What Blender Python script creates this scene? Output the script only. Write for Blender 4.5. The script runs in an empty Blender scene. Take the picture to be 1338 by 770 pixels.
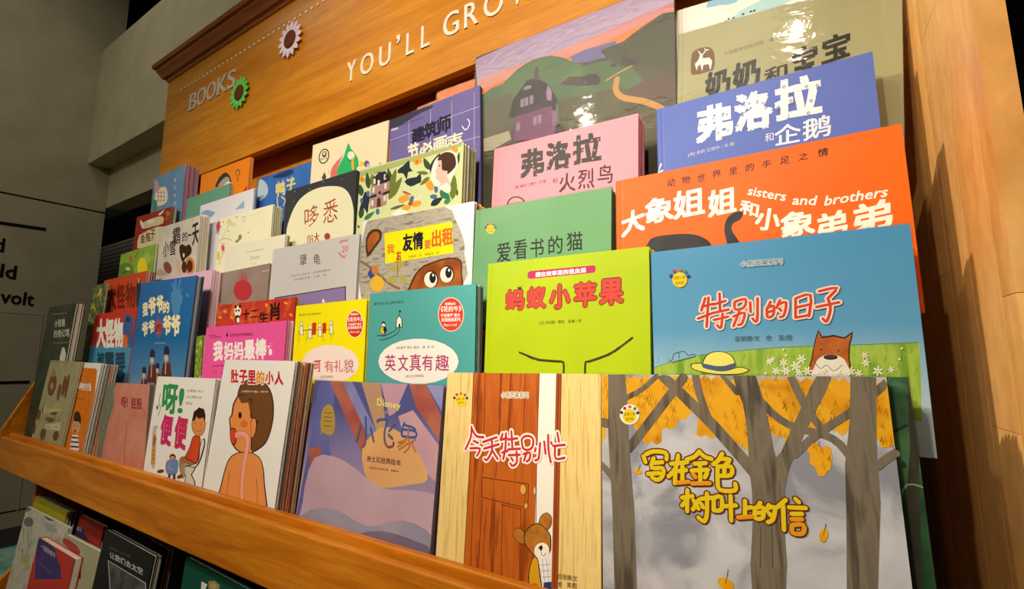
import bpy, bmesh, math, random
from mathutils import Vector, Matrix, noise
from mathutils.geometry import tessellate_polygon
random.seed(7)
SC = bpy.context.scene
COL = SC.collection

# ------------------------------------------------------------------ camera
FPX, CX, CY = 615.0, 669.0, 385.0
PITCH = math.atan(80 / FPX)
YAW = math.atan(993 / math.hypot(FPX, 80))
FW = Vector((-math.cos(YAW) * math.cos(PITCH), math.sin(YAW) * math.cos(PITCH), math.sin(PITCH)))
RT = FW.cross(Vector((0, 0, 1))).normalized()
UP = RT.cross(FW).normalized()
cam = bpy.data.cameras.new('camera')
cam.sensor_width = 36.0
cam.lens = FPX / 1338 * 36.0
cam.clip_start = 0.02
camo = bpy.data.objects.new('camera', cam)
COL.objects.link(camo)
camo.matrix_world = Matrix((RT, UP, -FW)).transposed().to_4x4()
SC.camera = camo

# ------------------------------------------------------------------ world and lamps
w = bpy.data.worlds.new('world'); SC.world = w; w.use_nodes = True
w.node_tree.nodes['Background'].inputs[0].default_value = (0.92, 0.9, 0.8, 1)
w.node_tree.nodes['Background'].inputs[1].default_value = 0.42

def spot(name, loc, aim, power, angle, blend=0.6, col=(1.0, 0.82, 0.6), size=0.03):
    l = bpy.data.lights.new(name, 'SPOT'); l.energy = power; l.color = col
    l.spot_size = math.radians(angle); l.spot_blend = blend; l.shadow_soft_size = size
    o = bpy.data.objects.new(name, l); COL.objects.link(o)
    o.location = loc
    d = (Vector(aim) - Vector(loc)).normalized()
    o.rotation_euler = d.to_track_quat('-Z', 'Y').to_euler()
    return o
WARM = (1.0, 0.84, 0.64)
spot('ceiling_or_fill_spot', (0.06, -1.05, 1.75), (-1.05, 0.85, 0.42), 225, 64, 1.0, WARM)
spot('ceiling_or_fill_spot', (-1.30, -1.35, 1.75), (-0.80, 0.85, 0.42), 95, 60, 1.0, WARM)
spot('ceiling_or_fill_spot', (-0.52, -1.25, 1.15), (0.10, 0.75, 0.05), 90, 62, 0.9, WARM)
spot('ceiling_or_fill_spot', (-2.2, -1.5, 1.9), (-2.1, 0.8, 0.2), 75, 50, 1.0, WARM)
spot('ceiling_or_fill_spot', (-1.9, -0.75, 1.3), (0.22, 0.78, 0.10), 240, 30, 0.8, WARM)  # added narrow fill spot, brightens the inner face of the right side panel
def area(name, loc, aim, power, sx, sy, col):
    l = bpy.data.lights.new(name, 'AREA'); l.shape = 'RECTANGLE'; l.size = sx; l.size_y = sy; l.energy = power; l.color = col
    o = bpy.data.objects.new(name, l); COL.objects.link(o); o.location = loc
    o.rotation_euler = (Vector(aim) - Vector(loc)).normalized().to_track_quat('-Z', 'Y').to_euler()
area('fill_light', (-1.8, -2.6, 2.9), (-1.8, -2.4, 0), 88, 3.5, 2.0, (1.0, 0.93, 0.78))  # added overhead fill, stands in for ambient light in the closed room
area('fill_light', (-5.6, 1.3, 2.6), (-5.6, 1.9, 0), 14, .8, .3, (1.0, 0.93, 0.8))  # added dim fill beyond the opening, lifts the perforated screen
area('fill_light', (-3.2, 0.2, 2.9), (-3.3, 0.2, 0), 7, 1.2, 1.2, (1.0, 0.93, 0.78))  # added weak fill to lift the left wall

SC.view_settings.view_transform = 'Standard'
SC.view_settings.look = 'None'
SC.view_settings.exposure = -0.12
SC.view_settings.gamma = 1.0
SC.view_settings.use_curve_mapping = False

# ------------------------------------------------------------------ rays through pixels (places real planes in the room)
def ray(px, py): return FW * FPX + RT * (px - CX) + UP * (CY - py)
def atY(px, py, Y):
    d = ray(px, py); return d * (Y / d.y)
def atX(px, py, X):
    d = ray(px, py); return d * (X / d.x)

# ------------------------------------------------------------------ materials
def lin(h):
    if isinstance(h, str):
        h = [int(h[i:i + 2], 16) / 255 for i in (0, 2, 4)]
    return tuple(((c + .055) / 1.055) ** 2.4 if c > .04045 else c / 12.92 for c in h) + (1,)
MATS = {}
def ink(h, rough=0.42, bump=0.0, coat=0.0):
    k = ('ink', h, rough, bump, coat)
    if k in MATS: return MATS[k]
    m = bpy.data.materials.new('ink_' + h); m.use_nodes = True
    nt = m.node_tree; b = nt.nodes['Principled BSDF']
    b.inputs['Base Color'].default_value = lin(h)
    b.inputs['Roughness'].default_value = rough
    b.inputs['Specular IOR Level'].default_value = 0.2
    b.inputs['Coat Weight'].default_value = coat
    b.inputs['Coat Roughness'].default_value = 0.12
    if bump:
        n = nt.nodes.new('ShaderNodeTexNoise'); n.inputs['Scale'].default_value = 220
        bp = nt.nodes.new('ShaderNodeBump'); bp.inputs['Strength'].default_value = bump
        bp.inputs['Distance'].default_value = 0.001
        tc = nt.nodes.new('ShaderNodeTexCoord')
        nt.links.new(tc.outputs['Object'], n.inputs['Vector'])
        nt.links.new(n.outputs['Fac'], bp.inputs['Height']); nt.links.new(bp.outputs['Normal'], b.inputs['Normal'])
    MATS[k] = m
    return m
def wash(c1, c2, scale=20, stretch=(1, 1, 1), rough=0.45, detail=4, lo=0.35, hi=0.65, c3=None, dist=0.3):
    """two or three tone brushed / printed tint"""
    k = ('wash', c1, c2, scale, stretch, rough, c3, lo, hi, dist)
    if k in MATS: return MATS[k]
    m = bpy.data.materials.new('print_' + c1); m.use_nodes = True
    nt = m.node_tree; b = nt.nodes['Principled BSDF']
    b.inputs['Roughness'].default_value = rough
    b.inputs['Specular IOR Level'].default_value = 0.2
    tc = nt.nodes.new('ShaderNodeTexCoord'); mp = nt.nodes.new('ShaderNodeMapping')
    mp.inputs['Scale'].default_value = stretch
    n = nt.nodes.new('ShaderNodeTexNoise'); n.inputs['Scale'].default_value = scale
    n.inputs['Detail'].default_value = detail; n.inputs['Distortion'].default_value = dist
    r = nt.nodes.new('ShaderNodeValToRGB')
    r.color_ramp.elements[0].position = lo; r.color_ramp.elements[0].color = lin(c1)
    r.color_ramp.elements[1].position = hi; r.color_ramp.elements[1].color = lin(c2)
    if c3:
        e = r.color_ramp.elements.new((lo + hi) / 2); e.color = lin(c3)
    L = nt.links.new
    L(tc.outputs['Object'], mp.inputs['Vector']); L(mp.outputs['Vector'], n.inputs['Vector'])
    L(n.outputs['Fac'], r.inputs['Fac']); L(r.outputs['Color'], b.inputs['Base Color'])
    MATS[k] = m
    return m
def grad(stops, z0, z1, rough=0.45, axis=2, nz=0.0, nscale=6):
    """printed colour gradient along an axis of the book's own cover"""
    k = ('grad', tuple(stops), z0, z1, rough, axis, nz)
    if k in MATS: return MATS[k]
    m = bpy.data.materials.new('print_gradient'); m.use_nodes = True
    nt = m.node_tree; b = nt.nodes['Principled BSDF']; L = nt.links.new
    b.inputs['Roughness'].default_value = rough; b.inputs['Specular IOR Level'].default_value = 0.2
    tc = nt.nodes.new('ShaderNodeTexCoord'); sp = nt.nodes.new('ShaderNodeSeparateXYZ')
    mr = nt.nodes.new('ShaderNodeMapRange'); mr.inputs['From Min'].default_value = z0; mr.inputs['From Max'].default_value = z1
    r = nt.nodes.new('ShaderNodeValToRGB')
    els = r.color_ramp.elements
    while len(els) < len(stops): els.new(0.5)
    for e, (p, c) in zip(els, sorted(stops)): e.position = p; e.color = lin(c)
    L(tc.outputs['Object'], sp.inputs[0])
    out = sp.outputs[axis]
    if nz:
        n = nt.nodes.new('ShaderNodeTexNoise'); n.inputs['Scale'].default_value = nscale; n.inputs['Detail'].default_value = 5
        L(tc.outputs['Object'], n.inputs['Vector'])
        ma = nt.nodes.new('ShaderNodeMath'); ma.operation = 'MULTIPLY_ADD'; ma.inputs[1].default_value = nz
        L(n.outputs['Fac'], ma.inputs[0]); L(out, ma.inputs[2]); out = ma.outputs[0]
    L(out, mr.inputs['Value']); L(mr.outputs[0], r.inputs['Fac']); L(r.outputs['Color'], b.inputs['Base Color'])
    MATS[k] = m
    return m
def wood(name, c1, c2, c3, stretch, rough=0.34, scale=6.0, bump=0.05):
    m = bpy.data.materials.new(name); m.use_nodes = True
    nt = m.node_tree; b = nt.nodes['Principled BSDF']; L = nt.links.new
    b.inputs['Roughness'].default_value = rough
    b.inputs['Specular IOR Level'].default_value = 0.4
    tc = nt.nodes.new('ShaderNodeTexCoord'); mp = nt.nodes.new('ShaderNodeMapping')
    mp.inputs['Scale'].default_value = stretch
    info = nt.nodes.new('ShaderNodeObjectInfo')
    vm = nt.nodes.new('ShaderNodeVectorMath'); vm.operation = 'ADD'
    L(tc.outputs['Object'], mp.inputs['Vector']); L(mp.outputs['Vector'], vm.inputs[0])
    sc = nt.nodes.new('ShaderNodeVectorMath'); sc.operation = 'SCALE'; sc.inputs['Scale'].default_value = 9.0
    cb = nt.nodes.new('ShaderNodeCombineXYZ')
    for i in range(3): L(info.outputs['Random'], cb.inputs[i])
    L(cb.outputs[0], sc.inputs[0]); L(sc.outputs[0], vm.inputs[1])
    n1 = nt.nodes.new('ShaderNodeTexNoise'); n1.inputs['Scale'].default_value = scale
    n1.inputs['Detail'].default_value = 7; n1.inputs['Distortion'].default_value = 0.8; n1.inputs['Roughness'].default_value = 0.62
    n2 = nt.nodes.new('ShaderNodeTexNoise'); n2.inputs['Scale'].default_value = scale * 9
    n2.inputs['Detail'].default_value = 3
    L(vm.outputs[0], n1.inputs['Vector']); L(vm.outputs[0], n2.inputs['Vector'])
    r = nt.nodes.new('ShaderNodeValToRGB')
    r.color_ramp.elements[0].position = 0.32; r.color_ramp.elements[0].color = lin(c1)
    r.color_ramp.elements[1].position = 0.68; r.color_ramp.elements[1].color = lin(c3)
    e = r.color_ramp.elements.new(0.5); e.color = lin(c2)
    L(n1.outputs['Fac'], r.inputs['Fac'])
    mx = nt.nodes.new('ShaderNodeMixRGB'); mx.blend_type = 'MULTIPLY'
    mr = nt.nodes.new('ShaderNodeMapRange'); mr.inputs['From Min'].default_value = 0.3; mr.inputs['From Max'].default_value = 0.7
    mr.inputs['To Min'].default_value = 0.82; mr.inputs['To Max'].default_value = 1.06
    L(n2.outputs['Fac'], mr.inputs['Value']); L(r.outputs['Color'], mx.inputs[1]); L(mr.outputs[0], mx.inputs[2])
    mx.inputs[0].default_value = 0.8
    rv = nt.nodes.new('ShaderNodeMapRange'); rv.inputs['To Min'].default_value = 0.9; rv.inputs['To Max'].default_value = 1.1
    L(info.outputs['Random'], rv.inputs['Value'])
    m2 = nt.nodes.new('ShaderNodeMixRGB'); m2.blend_type = 'MULTIPLY'; m2.inputs[0].default_value = 1
    L(mx.outputs[0], m2.inputs[1]); L(rv.outputs[0], m2.inputs[2]); L(m2.outputs[0], b.inputs['Base Color'])
    bp = nt.nodes.new('ShaderNodeBump'); bp.inputs['Strength'].default_value = bump; bp.inputs['Distance'].default_value = 0.002
    L(n2.outputs['Fac'], bp.inputs['Height']); L(bp.outputs['Normal'], b.inputs['Normal'])
    return m
WOOD_H = wood('lacquered_wood_long', 'cc7c10', 'de9018', 'e9a02a', (0.25, 3, 3))
WOOD_LIP = wood('lacquered_wood_ledge', 'b0610e', 'cc7a16', 'dd9028', (0.3, 3, 4))
WOOD_V = wood('laminated_wood', 'dd9c50', 'eab066', 'f4c07c', (1, 1.6, 0.5), rough=0.4)
WOOD_D = wood('dark_moulding_wood', '7c3c10', '94501a', 'a85f22', (0.3, 3, 3), rough=0.3)
WALLP = wash('bdb494', 'c9c0a2', 5, rough=0.85)
BLACK = ink('0d0e0e', 0.6)
PAPER = None
def paper_mat(c1='f2efe6', c2='cfcabd'):
    k = ('paper', c1)
    if k in MATS: return MATS[k]
    m = bpy.data.materials.new('page_edges'); m.use_nodes = True
    nt = m.node_tree; b = nt.nodes['Principled BSDF']; L = nt.links.new
    b.inputs['Roughness'].default_value = 0.8
    tc = nt.nodes.new('ShaderNodeTexCoord'); mp = nt.nodes.new('ShaderNodeMapping'); mp.inputs['Scale'].default_value = (1, 900, 1)
    n = nt.nodes.new('ShaderNodeTexNoise'); n.inputs['Scale'].default_value = 1.5
    r = nt.nodes.new('ShaderNodeValToRGB'); r.color_ramp.elements[0].color = lin(c2); r.color_ramp.elements[1].color = lin(c1)
    r.color_ramp.elements[0].position = .35; r.color_ramp.elements[1].position = .6
    L(tc.outputs['Object'], mp.inputs['Vector']); L(mp.outputs[0], n.inputs['Vector']); L(n.outputs['Fac'], r.inputs['Fac']); L(r.outputs[0], b.inputs['Base Color'])
    MATS[k] = m; return m
def film_mat():
    """clear shrink wrap: see-through with wrinkled glossy highlights"""
    if 'film' in MATS: return MATS['film']
    m = bpy.data.materials.new('clear_shrink_wrap'); m.use_nodes = True
    nt = m.node_tree; L = nt.links.new
    nt.nodes.remove(nt.nodes['Principled BSDF'])
    out = nt.nodes['Material Output']
    tr = nt.nodes.new('ShaderNodeBsdfTransparent'); tr.inputs[0].default_value = (0.97, 0.97, 0.97, 1)
    gl = nt.nodes.new('ShaderNodeBsdfGlossy'); gl.inputs['Roughness'].default_value = 0.05; gl.inputs[0].default_value = (.4, .4, .4, 1)
    mix = nt.nodes.new('ShaderNodeMixShader')
    tc = nt.nodes.new('ShaderNodeTexCoord'); mp = nt.nodes.new('ShaderNodeMapping')
    mp.inputs['Rotation'].default_value = (0, 0.6, 0); mp.inputs['Scale'].default_value = (1.0, 1, 3.0)
    n = nt.nodes.new('ShaderNodeTexNoise'); n.inputs['Scale'].default_value = 14; n.inputs['Detail'].default_value = 3; n.inputs['Distortion'].default_value = 1.2
    bp = nt.nodes.new('ShaderNodeBump'); bp.inputs['Strength'].default_value = 0.16; bp.inputs['Distance'].default_value = 0.004
    lw = nt.nodes.new('ShaderNodeLayerWeight'); lw.inputs['Blend'].default_value = 0.25
    fr = nt.nodes.new('ShaderNodeMapRange'); fr.inputs['To Min'].default_value = 0.014; fr.inputs['To Max'].default_value = 0.35
    L(tc.outputs['Object'], mp.inputs['Vector']); L(mp.outputs[0], n.inputs['Vector']); L(n.outputs['Fac'], bp.inputs['Height'])
    L(bp.outputs['Normal'], gl.inputs['Normal']); L(lw.outputs['Facing'], fr.inputs['Value'])
    L(fr.outputs[0], mix.inputs[0]); L(tr.outputs[0], mix.inputs[1]); L(gl.outputs[0], mix.inputs[2]); L(mix.outputs[0], out.inputs['Surface'])
    MATS['film'] = m; return m

# ------------------------------------------------------------------ object helpers
def tag(o, label=None, cat=None, group=None, kind=None):
    if label: o['label'] = label
    if cat: o['category'] = cat
    if group: o['group'] = group
    if kind: o['kind'] = kind
    return o
def empty(name, loc=(0, 0, 0), rot=None):
    o = bpy.data.objects.new(name, None); o.empty_display_size = 0.05
    COL.objects.link(o)
    if rot is not None:
        o.matrix_world = Matrix.Translation(loc) @ rot
    else:
        o.location = loc
    return o
def mesh_obj(name, verts, faces, mats, parent=None, fm=None, smooth=False, world=False):
    """world=True: coordinates are world ones, stored relative to the parent's base"""
    if world and parent is not None:
        off = world_loc(parent)
        verts = [Vector(v) - off for v in verts]
    me = bpy.data.meshes.new(name)
    me.from_pydata([tuple(v) for v in verts], [], faces)
    for m in (mats if isinstance(mats, (list, tuple)) else [mats]): me.materials.append(m)
    if fm: me.polygons.foreach_set('material_index', fm)
    if smooth: me.polygons.foreach_set('use_smooth', [True] * len(me.polygons))
    me.update()
    o = bpy.data.objects.new(name, me); COL.objects.link(o)
    if parent is not None: o.parent = parent
    return o
def world_loc(o):
    v = Vector((0, 0, 0))
    while o is not None:
        v += o.location; o = o.parent
    return v
def box_vf(x0, x1, y0, y1, z0, z1, base=0):
    v = [(x0, y0, z0), (x1, y0, z0), (x1, y1, z0), (x0, y1, z0), (x0, y0, z1), (x1, y0, z1), (x1, y1, z1), (x0, y1, z1)]
    f = [(0, 3, 2, 1), (4, 5, 6, 7), (0, 1, 5, 4), (1, 2, 6, 5), (2, 3, 7, 6), (3, 0, 4, 7)]
    return v, [tuple(i + base for i in q) for q in f]
def box(name, x0, x1, y0, y1, z0, z1, m, parent=None, bev=0.0, world=True):
    v, f = box_vf(x0, x1, y0, y1, z0, z1)
    if bev:
        bm = bmesh.new(); vs = [bm.verts.new(p) for p in v]
        for q in f: bm.faces.new([vs[i] for i in q])
        bmesh.ops.bevel(bm, geom=list(bm.edges), offset=bev, segments=3, profile=0.6, affect='EDGES')
        bm.verts.index_update()
        v = [tuple(p.co) for p in bm.verts]; f = [tuple(q.index for q in p.verts) for p in bm.faces]; bm.free()
        return mesh_obj(name, v, f, m, parent, world=world)
    return mesh_obj(name, v, f, m, parent, world=world)
def prism_x(name, prof, x0, x1, m, parent=None, world=True):
    """profile [(y,z)] swept from x0 to x1"""
    n = len(prof)
    v = [(x0, y, z) for y, z in prof] + [(x1, y, z) for y, z in prof]
    f = [(i, (i + 1) % n, n + (i + 1) % n, n + i) for i in range(n)] + [tuple(range(n))[::-1], tuple(range(n, 2 * n))]
    return mesh_obj(name, v, f, m, parent, world=world)

# ------------------------------------------------------------------ glyph meshes (built-in font)
GL = {}
def glyphs(s, res=2):
    if s in GL: return GL[s]
    c = bpy.data.curves.new('g', 'FONT'); c.body = s; c.resolution_u = res; c.size = 1.0
    o = bpy.data.objects.new('g', c); COL.objects.link(o)
    dg = bpy.context.evaluated_depsgraph_get()
    me = bpy.data.meshes.new_from_object(o.evaluated_get(dg))
    vs = [(v.co.x, v.co.y) for v in me.vertices]; fs = [tuple(p.vertices) for p in me.polygons]
    bpy.data.objects.remove(o); bpy.data.curves.remove(c); bpy.data.meshes.remove(me)
    if not vs: vs = [(0, 0), (1, 1)]
    xs = [v[0] for v in vs]; ys = [v[1] for v in vs]
    a, b, c0, d = min(xs), max(xs), min(ys), max(ys)
    vs = [((x - a) / (b - a or 1), (y - c0) / (d - c0 or 1)) for x, y in vs]
    GL[s] = (vs, fs); return GL[s]

# ------------------------------------------------------------------ printed art on a plane
class Art:
    """collects flat print on a plane through O with axes u (right), d (down); local = (u, -lift, H-v)"""
    def __init__(s, O, u, d, W, H, ox, clip=0.0):
        s.O, s.u, s.d, s.W, s.H, s.ox, s.clip = O, u, d, W, H, ox, clip
        s.n = u.cross(d).normalized()
        if s.n.y > 0: s.n = -s.n
        s.c = (0, 0, 1.0); s.layer = 0; s.hold = False
        s.bins = {}      # part name -> (verts, faces, matidx, mats)
    def px(s, p): return (s.c[0] + p[0] / s.c[2], s.c[1] + p[1] / s.c[2])
    def uv(s, p, raw=False):
        x, y = p if raw else s.px(p)
        r = ray(x, y); t = s.O.dot(s.n) / r.dot(s.n); q = r * t - s.O
        return (q.dot(s.u), q.dot(s.d))
    def emit(s, pts, faces, mat, part='cover_print', lift=None):
        if isinstance(mat, str): mat = ink(mat)
        V, F, M, K = s.bins.setdefault(part, ([], [], [], []))
        if mat not in K: K.append(mat)
        mi = K.index(mat); b = len(V)
        s.layer += 0.3 if s.hold else 1
        z = 0.00005 + s.layer * 0.000006 if lift is None else lift
        V += [(p[0] - s.ox, -z, s.H - p[1]) for p in pts]
        for f in faces:
            F.append(tuple(i + b for i in f)); M.append(mi)
    def _clip(s, P):
        e = s.clip
        for ax, lim, sg in ((0, e, 1), (0, s.W - e, -1), (1, e, 1), (1, s.H - e, -1)):
            out = []
            for i in range(len(P)):
                a, b = P[i - 1], P[i]
                ia, ib = sg * (a[ax] - lim) >= 0, sg * (b[ax] - lim) >= 0
                if ia != ib:
                    t = (lim - a[ax]) / (b[ax] - a[ax]); out.append((a[0] + t * (b[0] - a[0]), a[1] + t * (b[1] - a[1])))
                if ib: out.append(b)
            P = out
            if len(P) < 3: return []
        return P
    def poly_uv(s, P, mat, part='cover_print'):
        P = s._clip(P)
        if len(P) < 3: return
        tri = tessellate_polygon([[Vector((a, b, 0)) for a, b in P]])
        s.emit(P, [tuple(t) for t in tri], mat, part)
    def poly(s, pts, mat, smooth=0, part='cover_print'):
        if smooth: pts = catmull(pts, smooth, True)
        s.poly_uv([s.uv(p) for p in pts], mat, part)
    def rect(s, u0, v0, u1, v1, mat, part='cover_print'):
        """fractions of the cover"""
        s.poly_uv([(u0 * s.W, v0 * s.H), (u1 * s.W, v0 * s.H), (u1 * s.W, v1 * s.H), (u0 * s.W, v1 * s.H)], mat, part)
    def ell(s, cx, cy, rx, ry, mat, rot=0, n=22, part='cover_print'):
        c, q = math.cos(math.radians(rot)), math.sin(math.radians(rot))
        s.poly([(cx + rx * math.cos(t) * c - ry * math.sin(t) * q, cy + rx * math.cos(t) * q + ry * math.sin(t) * c)
                for t in [2 * math.pi * i / n for i in range(n)]], mat, part=part)
    def line(s, pts, wd, mat, smooth=0, taper=False, part='cover_print', cap=True):
        """ribbon, wd in crop pixels at the first point"""
        if smooth: pts = catmull(pts, smooth, False)
        a = s.uv(pts[0]); b = s.uv((pts[0][0], pts[0][1] + wd)); wm = math.dist(a, b) / 2
        P = [s.uv(p) for p in pts]
        V, F = [], []
        n = len(P)
        for i, p in enumerate(P):
            q0, q1 = P[max(i - 1, 0)], P[min(i + 1, n - 1)]
            dx, dy = q1[0] - q0[0], q1[1] - q0[1]; L = math.hypot(dx, dy) or 1
            k = wm * ((1 - 0.85 * i / (n - 1)) if taper and n > 1 else 1)
            V += [(p[0] - dy / L * k, p[1] + dx / L * k), (p[0] + dy / L * k, p[1] - dx / L * k)]
            if i: F.append((2 * i - 2, 2 * i - 1, 2 * i + 1, 2 * i))
        V = [(min(max(x, s.clip), s.W - s.clip), min(max(y, s.clip), s.H - s.clip)) for x, y in V]
        s.emit(V, F, mat, part)
        old, s.hold = s.hold, True
        if cap:
            ends = P if len(P) < 12 else [P[0], P[-1]]
            if taper: ends = [P[0]]
            for p in ends:
                if s.clip < p[0] < s.W and s.clip < p[1] < s.H:
                    s.emit([(p[0] + wm * math.cos(t * .7854), p[1] + wm * math.sin(t * .7854)) for t in range(8)], [tuple(range(8))], mat, part)
        s.hold = old
    def strokes(s, L, wd, mat, halo=None, part='title', smooth=3):
        for w_, m_ in ([(wd + 2 * halo[0], halo[1])] if halo else []) + [(wd, mat)]:
            s.layer += 1; old, s.hold = s.hold, True
            for q in L: s.line(q, w_, m_, smooth if len(q) > 2 else 0, part=part)
            s.hold = old
    def text(s, body, x1, y1, x2, y2, h, mat, bold=0, halo=None, part='title', wob=0, res=2, lean=0):
        """baseline left (x1,y1) to right (x2,y2), height h in crop pixels at the left"""
        vs, fs = glyphs(body, res)
        A, B, C = s.uv((x1, y1)), s.uv((x2, y2)), s.uv((x1 + lean, y1 - h))
        e1 = (B[0] - A[0], B[1] - A[1]); e2 = (C[0] - A[0], C[1] - A[1]); hh = math.hypot(*e2)
        def put(ox, oy, m):
            P = []
            for gx, gy in vs:
                if wob:
                    nn = noise.noise_vector(Vector((gx * len(body) * 2.5, gy * 2.5, len(body) + ord(body[0]) % 7)))
                    gx += nn.x * wob / max(len(body), 1); gy += nn.y * wob
                x = A[0] + e1[0] * gx + e2[0] * gy + ox; y = A[1] + e1[1] * gx + e2[1] * gy + oy
                P.append((min(max(x, 0), s.W), min(max(y, 0), s.H)))
            s.emit(P, fs, m, part)
            s.layer -= 0.0 if s.hold else 0.85
        if halo:
            for k in range(8): put(halo[0] * hh * math.cos(k * .7854), halo[0] * hh * math.sin(k * .7854), halo[1])
            s.layer += 1
        if bold:
            for k in range(4): put(bold * hh * math.cos(k * 1.5708 + .78), bold * hh * math.sin(k * 1.5708 + .78), mat)
        put(0, 0, mat)
        s.layer += 1
    def chars(s, body, boxes, mat, k=0.0, **kw):
        """one box (x0, ytop, x1, ybottom) for each character; k = slope of the baseline"""
        for ch, (x0, y0, x1, y1) in zip(body, boxes):
            s.text(ch, x0, y1, x1, y1 + k * (x1 - x0), y1 - y0, mat, **kw)
    def build(s, parent):
        for part, (V, F, M, K) in s.bins.items():
            mesh_obj(part, V, F, K, parent, fm=M)
def catmull(P, n, closed):
    out = []; N = len(P)
    rng = range(N) if closed else range(N - 1)
    g = (lambda i: P[i % N]) if closed else (lambda i: P[min(max(i, 0), N - 1)])
    for i in rng:
        p0, p1, p2, p3 = g(i - 1), g(i), g(i + 1), g(i + 2)
        for j in range(n):
            t = j / n
            out.append(tuple(0.5 * (2 * p1[a] + (p2[a] - p0[a]) * t + (2 * p0[a] - 5 * p1[a] + 4 * p2[a] - p3[a]) * t * t + (3 * p1[a] - p0[a] - 3 * p2[a] + p3[a]) * t ** 3) for a in (0, 1)))
    if not closed: out.append(tuple(P[-1]))
    return out

# ------------------------------------------------------------------ books
TIER = {1: -0.318, 2: -0.11, 3: 0.05, 4: 0.16, 5: 0.30, 0: -0.93}
ORD = ['directly behind', 'second behind', 'third behind', 'fourth behind', 'fifth behind', 'sixth behind']
def book_body(root, W, H, T, cover, spine=None, pages=None, board=0.0022, soft=False, name_cover='cover'):
    """cover: front board, hinge groove, rounded spine, back board; a page block inset between them"""
    b = min(board, T * 0.22) if not soft else min(0.0006, T * .2)
    x0, x1 = -W / 2, W / 2; g = min(0.009, W * .08)
    prof = [(x1, 0), (x0 + g + .003, 0), (x0 + g, b * .35), (x0 + g - .003, 0), (x0 + .001, 0),
            (x0 - .0008, T * .12), (x0 - .0016, T * .35), (x0 - .0018, T * .5), (x0 - .0016, T * .65), (x0 - .0008, T * .88), (x0 + .001, T),
            (x1, T), (x1, T - b), (x0 + b, T - b), (x0 + b, b), (x1, b)]
    if soft: prof = [(x1, 0), (x0 + .0005, 0), (x0, T * .25), (x0, T * .75), (x0 + .0005, T), (x1, T), (x1, T - b), (x0 + b, T - b), (x0 + b, b), (x1, b)]
    n = len(prof)
    v = [(x, y, 0) for x, y in prof] + [(x, y, H) for x, y in prof]
    f = [(i, (i + 1) % n, n + (i + 1) % n, n + i) for i in range(n)]
    tri = tessellate_polygon([[Vector((x, y, 0)) for x, y in prof]])
    f += [tuple(t) for t in tri] + [tuple(i + n for i in t[::-1]) for t in tri]
    mats = [cover if not isinstance(cover, str) else ink(cover)]
    fm = [0] * len(f)
    if spine:
        mats.append(ink(spine) if isinstance(spine, str) else spine)
        for i in range(4, (10 if not soft else 4)): fm[i] = 1
    mesh_obj(name_cover, v, f, mats, root, fm=fm)
    i = 0.0025 if not soft else 0.0004
    pv, pf = box_vf(x0 + b, x1 - i, b, T - b, i, H - i)
    mesh_obj('pages', pv, pf, pages or paper_mat(), root)

BOOKS = []
def book(short, tl, tr, Y, tier, cover, art=None, lean=2.0, n=0, end=None, depth=None, t=0.009, back=None, spine=None,
         label=None, ref=None, wrap=False, soft=False, group=None, Hmax=None, pages=None, shrink=None, dz=None):
    """front book plus n books standing behind it in the same stack"""
    th = math.radians(lean)
    A, B = atY(*tl, Y), atY(*tr, Y)
    u = (B - A).normalized(); W = (B - A).length
    d = Vector((0, -math.sin(th), -math.cos(th)))
    d = (d - u * d.dot(u)).normalized()
    base = TIER[tier] + 0.0004
    # lowest corner rests on the tier
    nrm = u.cross(d).normalized()
    if nrm.y > 0: nrm = -nrm
    zt = min(A.z, B.z)
    rest = lambda back, T: (zt - back * nrm.z - base - T * max(nrm.z, 0) - .0016 * abs(u.z)) / -d.z - .0008
    rot = Matrix((u, -nrm, -d)).transposed().to_4x4()
    if n and end is not None:
        E = atX(end, tr[1], B.x)
        depth = E.y - Y
    tot = depth if depth is not None else t * (n + 1)
    tot = max(min(tot, 0.085), 0.004 * (n + 1))
    ts = tot / (n + 1)
    T = ts * 0.94
    H = rest(0, T)
    root = empty('picture_book', A + u * (W / 2) + d * H, rot)
    tag(root, label, 'book', group)
    book_body(root, W, H, T, cover, spine, pages, soft=soft)
    if art:
        a = Art(A, u, d, W, H, W / 2)
        art(a); a.build(root)
    if wrap:
        fv, ff = box_vf(-W / 2 - .003, W / 2 + .0012, -.0016, T + .0002, 0.0, H + .0015)
        ff = [q for k, q in enumerate(ff) if k != 4]
        mesh_obj('shrink_wrap', fv, ff, film_mat(), root)
    cols = back or [cover]
    for i in range(n):
        rnd = random.Random(hash(tl) * 31 + i)
        dx, hs = rnd.uniform(-.002, .002), rnd.uniform(-.004, .0)
        W2 = W + rnd.uniform(-.003, 0)
        c = cols[i % len(cols)]
        Hi = rest(ts * (i + 1), T)
        r2 = empty('picture_book', A + u * (W / 2 + dx) + d * Hi - nrm * (ts * (i + 1)), rot)
        word = c if not isinstance(c, str) else None
        tag(r2, f'{short}, {ORD[i]} the {ref or short}', 'book', group)
        book_body(r2, W2, Hi + hs, T, c, None, pages, soft=soft)
    BOOKS.append(root)
    return root

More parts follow.
